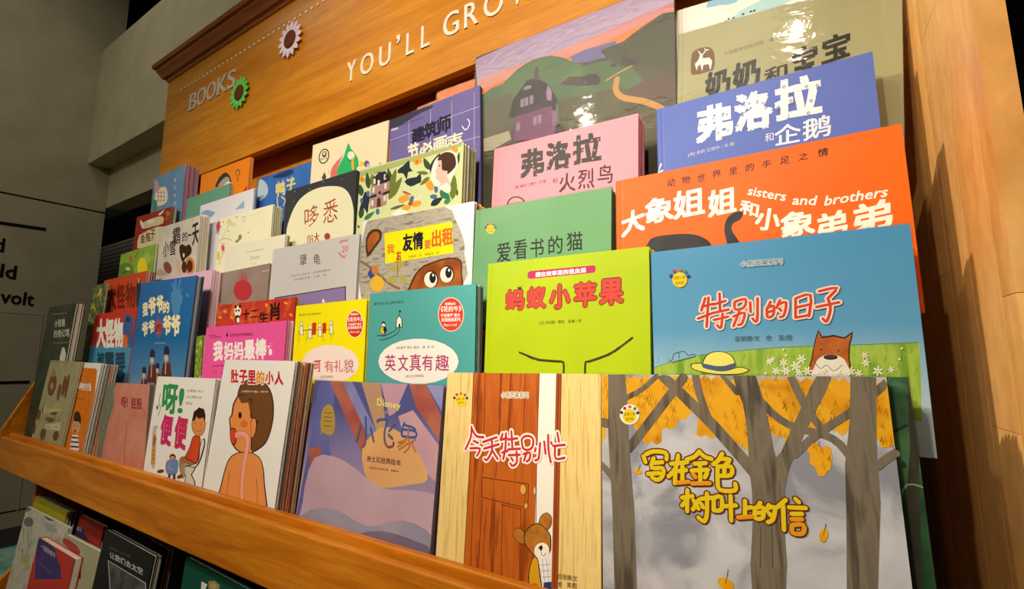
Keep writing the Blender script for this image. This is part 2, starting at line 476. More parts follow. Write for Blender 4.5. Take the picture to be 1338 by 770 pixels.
def paw(a, x, y, r, light=True):
    """round yellow paw badge with coloured toes and two lines of small writing"""
    cols = ['2b3a6b', '3f7f6b', 'c8642c', 'b0322c', '2f3a52']
    if light: a.ell(x, y - .25 * r, 1.45 * r, 1.5 * r, 'e8e6dc')
    a.ell(x, y, r, r * 1.02, 'e8c81a')
    for i, an in enumerate((-18, -52, -88, -124, -160)):
        q = math.radians(an)
        a.ell(x + 1.25 * r * math.cos(q), y - .1 * r + 1.25 * r * math.sin(q), .24 * r, .24 * r, cols[i])
    a.text('启发小熊', x - .8 * r, y, x + .8 * r, y - .1 * r, .5 * r, '3a3a1c', res=1, part='badge_text')
    a.text('绘本馆', x - .55 * r, y + .68 * r, x + .55 * r, y + .6 * r, .48 * r, '3a3a1c', res=1, part='badge_text')

# ================================================================== the room
FLOOR = -1.36
XW = -4.4
def sbox(name, *a, **k):
    o = box(name, *a, **k); o['kind'] = 'structure'; return o
FLM = wash('3a342c', '4a4238', 4, rough=0.5)
sbox('floor', -9, 5, -4.5, 3.2, FLOOR - .05, FLOOR, FLM)
# left wall: panels with dark joints (joints recessed between separate boards)
wl = sbox('wall_left', XW - .14, XW - .012, -4.5, 1.285, FLOOR, 2.9, ink('17150f', 0.9))
SEAM = (1.060, -0.991)
for z0, z1 in ((FLOOR, SEAM[1] - .006), (SEAM[1] + .006, SEAM[0] - .006), (SEAM[0] + .006, 2.9)):
    for y0, y1 in ((-4.5, -2.2), (-2.198, -0.3), (-0.298, 1.285)):
        box('wall_board', XW - .012, XW, y0, y1, z0, z1, WALLP, wl)
# bulkhead over the opening, recessed fascia and the dark void above it
sbox('wall_back', XW, -1.5, 1.155, 1.285, 1.402, 2.29, WALLP)
pb = atX(134, 204, XW)
sbox('trim_1', XW + .001, -1.5, 1.286, 1.40, 1.10, 1.95, WALLP)
sbox('wall_far', -9.1, -9, -4.5, 3.2, FLOOR, 2.95, ink('101414', 0.8))
sbox('wall_front', -9, 5, -4.6, -4.5, FLOOR, 2.95, ink('8a8474', 0.8))
sbox('ceiling', -9, 5, -4.5, 3.2, 2.95, 3.0, BLACK)
sbox('wall_right', 3.0, 3.1, -4.5, 3.2, FLOOR, 2.95, ink('0f1514', 0.8))
sbox('wall_rear', -9, 3.0, 3.0, 3.1, FLOOR, 2.95, ink('101414', 0.8))
# dark bulkhead and perforated metal screen beyond the opening
t = empty('metal_screen', (-5.4, 1.95, FLOOR)); tag(t, 'dark perforated metal screen in the opening beyond the grey wall', 'screen')
zt = atY(150, 318, 1.95).z
box('sheet', -7.4, -4.0, 1.95, 1.97, FLOOR, zt, ink('8d8778', 0.6), t)
V, F = [], []
rx, rz = 0.026, 0.045
r0 = 0
zz = zt - .03
while zz > zt - 0.95:
    xx = -6.9 + (rx if r0 % 2 else 0)
    while xx < -4.6:
        b = len(V)
        V += [(xx + .015 * math.cos(k * 1.0472), 1.9485, zz + .015 * math.sin(k * 1.0472)) for k in range(6)]
        F.append(tuple(range(b + 5, b - 1, -1))); xx += rx * 2
    zz -= rz; r0 += 1
o = mesh_obj('punched_hole', V, F, ink('0c0c0b', 0.8), t, world=True); o['kind'] = 'stuff'
t = empty('ceiling_duct', (-5.4, 1.62, 0.9)); tag(t, 'dark steel beam crossing the opening above the perforated screen', 'beam')
box('web', -7.5, -2.6, 1.62, 1.64, zt + .05, zt + .55, ink('0a0f10', 0.7), t)
box('flange', -7.5, -2.6, 1.58, 1.68, zt + .02, zt + .05, ink('1a1c1c', 0.6), t)

# lettering and rules on the left wall (black vinyl)
def wall_text(body, px0, px1, ybase0, ybase1, h, name='letter', mat='15130f', lift=.002, bold=.03):
    A, B = atX(px0, ybase0, XW), atX(px1, ybase1, XW); C = atX(px0, ybase0 - h, XW)
    vs, fs = glyphs(body)
    V, F = [], []
    for k, (ox, oz) in enumerate(((0, 0), (bold, 0), (-bold, 0), (0, bold), (0, -bold))):
        hh = (C - A).z
        b = len(V)
        V += [(XW + lift + k * .0002, A.y + (B.y - A.y) * x + ox * hh, A.z + (B.z - A.z) * x + (C.z - A.z) * y + oz * hh) for x, y in vs]
        F += [tuple(i + b for i in f) for f in fs]
    return mesh_obj(name, V, F, ink(mat, .6), wl, world=True)
wall_text('d', -7, 4, 327.5, 329.5, 18)
wall_text('ld', 0, 19.5, 362, 365, 17.5)
wall_text('volt', 0, 43, 396, 400, 17.5)
def wall_bar(p, q, th, name='rule_line', mat='12110e'):
    A, B = atX(*p, XW), atX(*q, XW)
    v = [(XW + .003, A.y, A.z), (XW + .003, B.y, B.z), (XW + .003, B.y, B.z - th), (XW + .003, A.y, A.z - th)]
    return mesh_obj(name, v, [(0, 1, 2, 3)], ink(mat, .6), wl, world=True)
wall_bar((-30, 285), (60, 298), .02); wall_bar((-30, 499), (38.5, 497.5), .018)
for p, q in (((-20, 405), (57, 411)),): wall_bar(p, q, .006, mat='d2cdb8')
A = atX(57, 411, XW); box('rule_line', XW, XW + .002, A.y - .006, A.y, -1.0, A.z, ink('b9b39d', .7), wl)

# ================================================================== the bookcase
XL, XR0 = -2.612, 0.170
def XRY(y): return XR0 - 0.012 * (y - 0.6)
def XEND(y): return y * 0.138
case = empty('bookcase', (-1.2, 0.8, FLOOR))
tag(case, 'orange wooden bookcase with tiered ledges, side panels and lettered header', 'bookcase')
HY = 0.96
HZ0 = atY(624, 82, HY).z
HZ1 = atY(220, 109, HY).z
XHL = atY(215, 160, HY).x
hb = box('header_board', XHL, XRY(HY) - .002, HY, HY + .022, HZ0, HZ1 + .07, WOOD_H, case)
box('header_rail', XHL, XRY(HY + .06), HY + .022, HY + .06, HZ0 + .01, HZ0 + .04, WOOD_D, case)
# crown moulding: one profile mitred round the left end
prof = [(0, 0), (.006, .004), (.010, .014), (.022, .018), (.030, .034), (.042, .050), (.044, .060), (.054, .064), (.058, .082), (0, .086)]
V, F = [], []
path = lambda p: [(XHL - p, HY + .16), (XHL - p, HY - p), (XRY(HY), HY - p)]
for p, q in prof: V += [(x, y, HZ1 + q) for x, y in path(p)]
n = len(prof)
for i in range(n):
    j = (i + 1) % n
    for k in range(2): F.append((i * 3 + k, i * 3 + k + 1, j * 3 + k + 1, j * 3 + k))
mesh_obj('crown_moulding', V, F, WOOD_D, case, world=True)
# back board behind the top row, ledges stepping up
bb = box('back_board', XL + .02, XEND(1.052), 1.052, 1.07, -.40, HZ1 + .05, WOOD_H, case)
tiers = [(2, .668, .742), (3, .742, .812), (4, .812, .878), (5, .878, 1.05)]
for k, y0, y1 in tiers:
    z = TIER[k]
    st = box('ledge', XL + .022, XEND(y0), y0, y1, z - .012, z, WOOD_LIP, case)
    zb = {2: TIER[1], 3: TIER[2], 4: TIER[3], 5: TIER[4]}[k]
    box('riser', XL + .022, XEND(y0), y0, y0 + .008, zb + .0005, z - .012, WOOD_D, case)
# trough: floor board, inner rail, front board
LY = 0.533
LZ = -0.291
XTR = 0.166
box('trough_floor', XL + .024, XTR, LY + .018, .668, TIER[1] - .012, TIER[1], WOOD_LIP, case)
tr = box('trough_rail', XL + .024, XTR, LY + .016, LY + .030, TIER[1], LZ + .001, WOOD_LIP, case, bev=.003)
box('trough_front', XL + .024, XTR, LY - .006, LY + .0085, -.410, LZ - .009, WOOD_LIP, case, bev=.004)

# side panels made of glued staves; profile in (y, z)
def clip_half(P, a, b, c):
    """keep a*y + b*z <= c"""
    out = []
    for i in range(len(P)):
        p, q = P[i - 1], P[i]
        fp, fq = a * p[0] + b * p[1] - c, a * q[0] + b * q[1] - c
        if (fp <= 0) != (fq <= 0):
            t_ = fp / (fp - fq); out.append((p[0] + t_ * (q[0] - p[0]), p[1] + t_ * (q[1] - p[1])))
        if fq <= 0: out.append(q)
    return out
def staves(panel, prof, xf, th, ang, wd, off, seed, mat):
    """cut the profile into parallel boards and finger-jointed lengths, each its own sub-part"""
    rnd = random.Random(seed)
    ca, sa = math.cos(ang), math.sin(ang)
    # across direction (a,b), along direction (s,c)
    ax, al = (ca, -sa), (sa, ca)
    dots = [p[0] * ax[0] + p[1] * ax[1] for p in prof]; al_ = [p[0] * al[0] + p[1] * al[1] for p in prof]
    k0 = math.floor((min(dots) - off) / wd); k = k0
    g = .00035
    while off + k * wd < max(dots):
        lo, hi = off + k * wd + g, off + (k + 1) * wd - g
        P = clip_half(prof, ax[0], ax[1], hi); P = clip_half(P, -ax[0], -ax[1], -lo) if len(P) > 2 else P
        s0 = min(al_) - rnd.uniform(0, .3)
        while s0 < max(al_) and len(P) > 2:
            s1 = s0 + rnd.uniform(.35, .7)
            Q = clip_half(P, al[0], al[1], s1 - g); Q = clip_half(Q, -al[0], -al[1], -s0 - g) if len(Q) > 2 else Q
            if len(Q) > 2:
                n_ = len(Q)
                v = [(xf(y), y, z) for y, z in Q] + [(xf(y) + th, y, z) for y, z in Q]
                f = [(i, (i + 1) % n_, n_ + (i + 1) % n_, n_ + i) for i in range(n_)] + [tuple(range(n_))[::-1], tuple(range(n_, 2 * n_))]
                mesh_obj('stave', v, f, mat, panel, world=True)
            s0 = s1
        k += 1
pf = lambda px, py: (lambda q: (q.y, q.z))(atX(px, py, XR0))
e1, e0 = pf(1268, 0), pf(1316, 314)
slope = (e1[0] - e0[0]) / (e1[1] - e0[1])
rp = [(e0[0] - slope * (e0[1] + .410), -.410), (1.9, -.410), (1.9, 1.26), (e1[0] + slope * (1.0 - e1[1]) , 1.26)]
rpan = empty('side_panel', (XR0, .8, -.410)); rpan.parent = case; rpan.location = Vector((XR0, .8, -.410)) - case.location
staves(rpan, rp, XRY, .024, 0.02, .085, .065, 3, WOOD_V)
lp = [(LY - .012, -.410), (1.075, -.410), (1.075, -.02), (.668, -.02), (.63, -.06), (.602, -.105), (.528, -.278)]
lp2 = [(HY + .023, -.02), (1.075, -.02), (1.075, HZ1), (HY + .023, HZ1)]
lpan = empty('side_panel'); lpan.parent = case; lpan.location = Vector((XL, .8, -.410)) - case.location
staves(lpan, lp, lambda y: XL, .022, 0.3, .075, 0, 5, WOOD_LIP)
staves(lpan, lp2, lambda y: XL, .022, 0.0, .075, 0, 6, WOOD_LIP)
# lower case: sides, shelf, trough and black back
lsp = [(.644, -.4105), (1.075, -.4105), (1.075, -.74), (.644, -.74)]
lsp2 = [(.47, FLOOR), (1.075, FLOOR), (1.075, -.74), (.644, -.74), (.47, -.965)]
for x, nm in ((XL, 'side_panel'), (XR0 - .001, 'side_panel')):
    p_ = empty(nm); p_.parent = case; p_.location = Vector((x, .8, FLOOR)) - case.location
    staves(p_, lsp, lambda y, x=x: x, .022, 0.0, .09, 0, 8, WOOD_LIP); staves(p_, lsp2, lambda y, x=x: x, .022, 0.0, .09, 0, 9, WOOD_LIP)
box('lower_shelf', XL + .024, XR0 - .012, .492, .80, TIER[0] - .02, TIER[0], WOOD_LIP, case)
box('lower_ledge', XL + .024, XR0 - .012, .472, .491, TIER[0] - .10, TIER[0] + .045, WOOD_LIP, case, bev=.004)
box('lower_back', XL + .024, XR0 - .012, .80, .812, FLOOR + .02, -.412, ink('0c0c0c', .7), case)
box('plinth', XL + .024, XR0 - .012, .55, .568, FLOOR, TIER[0] - .12, WOOD_D, case)

# header lettering, white dots
WHITE_P = ink('efe9dc', 0.5); SIGN_LEFT = ink('c9c2b2', .5)
def sign_letter(ch, x0, x1, yb0, h, mat, th=.003, serif=False, bold=0.02, k=None):
    Y = HY - .0001
    yb1 = 465 - (465 - yb0) / (x0 + 324) * (x1 + 324)
    A, B, C = atY(x0, yb0, Y), atY(x1, yb1, Y), atY(x0, yb0 - h, Y)
    wd, hh = B.x - A.x, C.z - A.z
    vs, fs = glyphs(ch, 6)
    V, F = [], []
    for kk, (ox, oz) in enumerate(((0, 0), (bold, 0), (-bold, 0))):
        b = len(V); nn = len(vs)
        dy = kk * .00008
        V += [(A.x + wd * gx + ox * hh, Y - th - dy, A.z + hh * gy) for gx, gy in vs]
        V += [(A.x + wd * gx + ox * hh, Y, A.z + hh * gy) for gx, gy in vs]
        F += [tuple(i + b for i in f) for f in fs]
        ed = {}
        for f in fs:
            for i in range(len(f)):
                e = (f[i], f[(i + 1) % len(f)])
                if (e[1], e[0]) in ed: ed.pop((e[1], e[0]))
                else: ed[e] = 1
        F += [(b + a_, b + nn + a_, b + nn + b_, b + b_) for a_, b_ in ed]
    if serif:
        for sx, sz, sw in serif:
            q = len(V)
            vv, ff = box_vf(A.x + wd * (sx - sw), A.x + wd * (sx + sw), Y - th, Y, A.z + hh * sz, A.z + hh * (sz + .055), q)
            V += vv; F += ff
    mesh_obj('letter', V, F, mat, hb, world=True)
Vb = lambda x: 465 - .4592 * (x + 324)
for ch, x0, x1, hf in (('Y', 453.5, 465, 1), ('O', 471.5, 488, 1), ('U', 496, 510.5, 1), ('L', 531.5, 541, 1), ('L', 551, 561.5, 1), ('G', 580, 600, 1), ('R', 607.5, 625, 1), ('O', 633, 658, 1), ('W', 668, 700, 1)):
    sign_letter(ch, x0, x1, Vb(x0) + 1, 25.5 * (x0 + 324) / 782, WHITE_P, bold=.012)
sign_letter('’', 518.5, 523.5, Vb(519) - 19, 11.5, WHITE_P, bold=.0)
Vk = lambda x: 146.5 - .554 * (x - 246)
S4 = ((.12, 0, .16), (.12, .945, .16))
for ch, x0, x1, sf in (('B', 247.5, 256.5, ((.08, 0, .2), (.08, .945, .2))), ('O', 257.5, 268.5, None), ('O', 270, 281.5, None), ('K', 284, 296.5, ((.1, 0, .2), (.1, .945, .2), (.92, 0, .18), (.85, .945, .18))), ('S', 297.5, 307, None)):
    sign_letter(ch, x0, x1, Vk(x0), 20.5 * (x0 + 324) / 572, SIGN_LEFT, serif=sf, bold=.035)
p0, p1 = atY(238, 117.5, HY), atY(423.5, 1, HY)
nd = 32
V0 = [(.0055 * math.cos(k * .5236), -.0025, .0055 * math.sin(k * .5236)) for k in range(12)] + [(.0055 * math.cos(k * .5236), 0, .0055 * math.sin(k * .5236)) for k in range(12)]
F0 = [tuple(range(12))] + [(k, (k + 1) % 12, 12 + (k + 1) % 12, 12 + k) for k in range(12)]
dot0 = None
for i in range(nd + 6):
    q = p0.lerp(p1, i / (nd - 1))
    if dot0 is None: dot0 = mesh_obj('dot', V0, F0, WHITE_P, hb); o = dot0
    else:
        o = dot0.copy(); COL.objects.link(o)
    o.location = q - case.location - Vector((0, .0001, 0))

def flower(px, py, rpx, cp, label):
    P = atY(px, py, HY - .001); R = (atY(px, py - rpx, HY).z - P.z)
    t = empty('flower_decoration', P + Vector((0, 0, 0))); tag(t, label, 'decoration')
    N = 14
    for k in range(N):
        a = 2 * math.pi * k / N + .1
        c, s_ = math.cos(a), math.sin(a)
        pr = [(.38, -.10), (.62, -.155), (.85, -.11), (1.0, 0), (.85, .11), (.62, .155), (.38, .10)]
        pts = [((r * c - w_ * s_) * R, (r * s_ + w_ * c) * R) for r, w_ in pr]
        v = [(x, -.010 + (.003 if i in (0, 6) else 0), z) for i, (x, z) in enumerate(pts)] + [(x, -.006, z) for x, z in pts]
        n_ = 7
        f = [tuple(range(7))] + [(i, (i + 1) % n_, n_ + (i + 1) % n_, n_ + i) for i in range(n_)]
        mesh_obj('petal', v, f, ink(cp, .5), t)
    ring = [(0.48 * R * math.cos(k * .3142), 0.48 * R * math.sin(k * .3142)) for k in range(20)]
    v = [(x, -.011, z) for x, z in ring] + [(x, 0, z) for x, z in ring] + [(x * .6, -.0145, z * .6) for x, z in ring]
    f = [(i, (i + 1) % 20, 20 + (i + 1) % 20, 20 + i) for i in range(20)] + [(i, (i + 1) % 20, 40 + (i + 1) % 20, 40 + i) for i in range(20)] + [tuple(range(40, 60))]
    mesh_obj('flower_head', v, f, wash('7a3c18', '4a2410', 300, rough=.8), t)
flower(315, 122.5, 19.5, '6fdc5a', 'green wooden sunflower cutout on the header beside the BOOKS lettering')
flower(381.5, 53, 22, 'f0dcea', 'pale pink wooden sunflower cutout on the header under the white dots')

# ================================================================== covers and books
G1, G2, G3, G4, G5 = ('picture books in the front trough', 'picture books on the second ledge', 'picture books on the middle ledges', 'picture books on the upper ledge', 'picture books on the top ledge')
GL0 = 'books in the lower trough'

# ---- front trough -------------------------------------------------
def art(a):
    a.c = (0, 460, 4.275)
    for i in range(26): a.line([(224 + i * 6.4, 52 + i * .1), (224 + i * 6.4, 62)], 2.6, '3b352c', cap=False)
    B = wash('8a5a3c', '6d4230', 60)
    for x, y, rx, ry in ((235, 175, 12, 55), (292, 185, 22, 62), (330, 225, 9, 50), (358, 190, 10, 60), (375, 190, 8, 70), (195, 350, 12, 50), (215, 350, 12, 30), (245, 320, 10, 25), (280, 380, 22, 14), (240, 460, 16, 34), (312, 470, 16, 28), (300, 340, 20, 14), (190, 430, 10, 30)):
        a.ell(x, y, rx, ry, B, rot=10)
    a.ell(300, 120, 12, 22, 'a98a66'); a.ell(240, 140, 8, 18, 'a98a66'); a.ell(290, 190, 9, 20, 'b79a72')
    a.poly([(245, 300), (350, 290), (345, 330), (240, 345)], 'cfc690'); a.poly([(255, 405), (340, 395), (335, 440), (250, 430)], 'dcd6b4')
    a.text('动物 玩偶', 262, 318, 345, 318, 22, '7d7a4a', part='title'); a.text('游戏 手工', 250, 385, 335, 385, 24, '7d7a4a', part='title')
    a.text('找一找', 262, 428, 325, 428, 18, '8d875c', part='title')
book('olive beige picture book', (66, 471), (106, 473), .594, 1, wash('b9b48a', 'a8a47c', 30), art, lean=5, depth=.008,
     label='beige spiral-topped book of brown figures, leftmost in the front trough', group=G1, wrap=True)
def art(a):
    a.c = (75, 470, 7.0)
    O = wash('d8781a', 'c96c14', 25)
    a.poly([(135, 72), (352, 82), (364, 100), (330, 420), (270, 860), (20, 860), (60, 620), (120, 90)], O)
    a.text('买草莓的方法', 135, 272, 310, 288, 66, 'f0e6d8', bold=.05, halo=(.07, '7c4a20'))
    a.text('郁蓉 著 / 绘', 152, 360, 250, 372, 18, '5c3210', part='author_text')
    a.ell(182, 545, 34, 72, '2e2014'); a.ell(171, 618, 40, 62, 'c79a6c')
    a.poly([(150, 560), (205, 565), (210, 530), (185, 475), (160, 500)], '2e2014', 2)
    a.ell(162, 655, 8, 16, '7c1f1c'); a.line([(150, 605), (160, 602)], 4, '2e2014'); a.line([(178, 605), (188, 608)], 4, '2e2014')
    a.poly([(135, 690), (190, 690), (200, 860), (105, 860)], 'e8e4dc')
    for y in (712, 752, 795, 835): a.line([(130 - (y - 700) * .12, y), (190 + (y - 700) * .06, y + 6)], 13, '2c2a5a', cap=False)
book('white-bordered orange picture book', (92, 473), (133, 475), .604, 1, ink('e4e1da', .4), art, lean=5, n=5, end=156, back=['dfe0dc', '7f8a7c', 'dfa07c', 'd8a58a', 'c8c6bd'],
     label='orange cover with white border and small child in striped shirt, front trough', ref='orange striped-shirt child cover', group=G1)
def art(a):
    a.c = (120, 480, 4.278)
    S = wash('e29a84', 'd88a74', 18)
    a.poly([(75, 85), (150, 88), (120, 220), (95, 300), (70, 420), (65, 620), (10, 620)], wash('8b907c', '767c6a', 60))
    a.poly([(140, 90), (330, 98), (300, 240), (310, 330), (300, 620), (60, 620), (90, 320), (125, 230)], S, 3)
    a.line([(130, 230), (95, 300), (75, 420), (72, 560)], 4, 'b86a58', 4); a.line([(290, 240), (306, 310), (302, 440), (292, 560)], 4, 'b86a58', 4)
    a.line([(197, 305), (190, 390), (182, 470), (180, 600)], 5, '9a4c3c', 4)
    a.line([(150, 232), (185, 235), (235, 240)], 2, 'c07a68'); a.line([(178, 250), (176, 268)], 3, '6a2c24'); a.line([(238, 258), (236, 274)], 4, '6a2c24')
    a.text('呀!', 166, 225, 200, 228, 58, 'a8323a', bold=.04); a.text('屁股', 219, 232, 281, 236, 58, 'a8323a', bold=.04)
    a.poly([(325, 95), (352, 97), (320, 400), (300, 620), (285, 620), (303, 400)], '575c5a')
book('flesh pink picture book', (140, 500), (203, 503), .600, 1, ink('d78f7a', .4), art, lean=3, depth=.010, spine='8b907c',
     label='flesh pink cover with grey-green spine side, between orange and white books in front trough', group=G1, wrap=True)
def art(a):
    a.c = (120, 480, 4.278)
    K = '2a1c16'
    a.text('呀', 392, 245, 470, 262, 150, '2f8f4e', bold=.06, lean=12); a.text('!', 478, 252, 505, 256, 132, '2f8f4e', bold=.04, lean=14)
    a.text('便', 378, 425, 438, 440, 158, 'c4256c', bold=.06, lean=18); a.text('便', 456, 446, 520, 462, 170, 'c42a5c', bold=.06, lean=18)
    for i, (s, y) in enumerate((('(日)藤田紘一郎 文', 140), ('(日)上野直大 绘', 174), ('蒲 蒲 译', 208))):
        a.text(s, 532 - i * 4, y, 625 - i * 12 - (40 if i == 2 else 0), y + 6, 17, '4b4b48', part='author_text', res=1)
    # boy on the toilet
    a.poly([(622, 400), (634, 412), (628, 460), (600, 540), (560, 572), (515, 560), (505, 545), (560, 545), (592, 520), (600, 450)], K, 3)
    a.poly([(621, 406), (628, 418), (620, 460), (594, 535), (560, 565), (520, 553), (562, 549), (598, 522), (606, 450)], 'dcdcd4', 3)
    a.poly([(510, 556), (582, 560), (560, 600), (578, 640), (575, 700), (520, 690), (522, 610)], K, 2); a.poly([(516, 560), (575, 564), (554, 600), (572, 640), (570, 700), (524, 690), (526, 610)], 'cfc9be', 2)
    a.poly([(500, 500), (560, 505), (585, 530), (560, 548), (520, 540), (505, 560), (520, 610), (500, 620), (488, 540)], 'a0673c', 2)
    a.poly([(500, 535), (522, 545), (520, 610), (495, 625)], '9a8a6c'); a.ell(492, 612, 18, 10, '6a3a20', -30)
    a.poly([(572, 384), (604, 388), (606, 440), (590, 538), (555, 525), (520, 505), (545, 450), (560, 400)], K, 3)
    a.poly([(574, 388), (601, 392), (602, 440), (587, 531), (556, 520), (525, 502), (549, 452), (563, 402)], 'cf4a22', 3)
    a.line([(575, 410), (560, 470), (530, 500)], 3, '7a2412', 3)
    a.ell(597, 322, 39, 66, K); a.ell(597, 323, 36, 62, 'd98a50'); a.ell(632, 315, 8, 16, 'd98a50')
    a.poly([(560, 300), (570, 250), (600, 225), (628, 235), (636, 270), (632, 310), (622, 280), (600, 290), (585, 275), (575, 300)], '2e1a12', 1)
    for x, y in ((572, 240), (600, 218), (626, 230)): a.line([(x, y + 22), (x, y)], 5, '2e1a12', taper=True)
    a.line([(574, 315), (584, 311)], 3, K); a.line([(606, 318), (616, 318)], 3, K); a.line([(585, 352), (597, 360), (610, 350)], 3, '8a2c1c', 3)
    # small child
    a.ell(452, 505, 18, 20, '2e1a12'); a.ell(452, 512, 14, 16, 'd98a50')
    a.poly([(425, 520), (478, 518), (484, 560), (470, 600), (425, 600), (412, 560)], '5f86bd', 3); a.line([(440, 530), (432, 560), (450, 575)], 7, 'd98a50', 3)
    a.poly([(428, 595), (440, 596), (438, 640), (424, 640)], '4a3c34'); a.poly([(455, 596), (468, 596), (468, 640), (452, 640)], '4a3c34')
    a.ell(385, 582, 20, 10, '6a3420', -10)
    # left margin figures
    a.line([(384, 150), (376, 200), (384, 230), (370, 270)], 7, '8c8a88', 3); a.ell(366, 225, 6, 12, '6d6b6a')
    a.poly([(345, 330), (378, 335), (360, 350), (355, 540), (335, 560), (338, 420)], 'b8b4ac', 2); a.poly([(350, 375), (362, 400), (352, 440), (340, 450), (342, 400)], 'a0673c', 2)
    a.poly([(338, 440), (358, 445), (350, 545), (330, 545)], 'c2914e', 1)
    for y in (465, 488, 510): a.line([(336, y), (354, y + 3)], 3, '6a4a24', cap=False)
book('white picture book', (206, 492), (282, 495), .596, 1, ink('e6e5e1', .4), art, lean=3, n=5, end=294, back=['e2e2df', 'd6d8d8', 'e4e4e2'],
     label='white cover with green and magenta characters and a child seated on a toilet', ref='toilet-boy cover', group=G1)
def art(a):
    a.c = (270, 460, 3.5)
    K = '2a160e'; SK = 'dd8c4c'
    a.poly([(145, 175), (170, 135), (235, 120), (290, 170), (308, 250), (300, 340), (270, 420), (215, 460), (205, 455), (200, 350), (160, 240), (142, 215)], K, 3)
    a.poly([(148, 178), (172, 138), (235, 124), (286, 172), (303, 250), (296, 338), (266, 416), (215, 454), (208, 450), (204, 350), (165, 238), (146, 212)], '6d4522', 3)
    # face
    a.poly([(148, 195), (205, 215), (206, 300), (238, 320), (206, 385), (204, 450), (150, 460), (120, 430), (108, 400), (106, 345), (102, 305), (112, 290), (120, 240), (138, 205)], K, 2)
    a.poly([(150, 200), (195, 232), (200, 300), (232, 330), (203, 385), (200, 460), (152, 455), (125, 428), (112, 398), (112, 345), (106, 308), (118, 292), (126, 244), (142, 210)], SK, 2)
    a.poly([(140, 200), (160, 236), (190, 232), (204, 296), (206, 240), (190, 200)], '6d4522', 0)
    a.poly([(202, 320), (215, 300), (230, 315), (228, 360), (216, 392), (204, 390)], K, 2); a.poly([(204, 322), (215, 304), (226, 317), (224, 358), (214, 388), (205, 386)], SK, 2)
    a.ell(153, 290, 8, 15, K); a.ell(172, 330, 17, 17, 'd46a30')
    # body
    a.poly([(95, 500), (130, 465), (160, 458), (205, 460), (240, 480), (258, 520), (266, 600), (262, 800), (30, 800), (62, 620)], K, 2)
    a.poly([(98, 504), (132, 469), (160, 462), (205, 464), (238, 484), (254, 522), (261, 600), (257, 800), (36, 800), (67, 620)], SK, 2)
    a.line([(106, 545), (98, 600), (92, 660)], 3, K, 3); a.line([(228, 580), (232, 640), (230, 700)], 3, K, 3)
    # gullet
    a.poly([(108, 352), (130, 350), (138, 375), (134, 420), (120, 425), (108, 400)], K, 2); a.poly([(110, 356), (128, 354), (134, 376), (130, 416), (120, 420), (110, 398)], 'd4421e', 2)
    a.line([(138, 380), (165, 378), (188, 400), (180, 470), (165, 560), (160, 640), (165, 760)], 34, 'c06a58', 5); a.line([(138, 380), (165, 378), (188, 400), (180, 470), (165, 560), (160, 640), (165, 760)], 27, 'e8a08c', 5)
    a.line([(138, 385), (165, 385), (178, 408), (170, 470), (158, 560), (154, 640), (158, 760)], 4, 'c97c6a', 5)
    for ch, x0, x1, c in (('肚', 112, 145, 'c4242c'), ('子', 150, 186, 'c4242c'), ('里', 190, 224, 'b4242c'), ('的', 230, 264, 'dd8a1e'), ('小', 270, 306, 'c4242c'), ('人', 312, 350, 'b4242c')):
        a.text(ch, x0, 140 + (x0 - 112) * .045, x1, 140 + (x1 - 112) * .045, 58, c, bold=.06, halo=(.11, 'efece6'))
    a.text('(日)寄藤文平 著绘　肖潇 译', 160, 186, 280, 189, 10, 'efe6dc', part='author_text', res=1)
book('white picture book', (294, 470), (386, 472), .597, 1, ink('e4e3e1', .4), art, lean=5, n=6, end=411, back=['6f7270', 'dd8f6c', 'dcdfe0', 'cf7f62', '76553f', 'b9a08c'],
     label='white cover with brown-haired child in profile and an open throat, front trough', ref='open-throat child cover', group=G1)
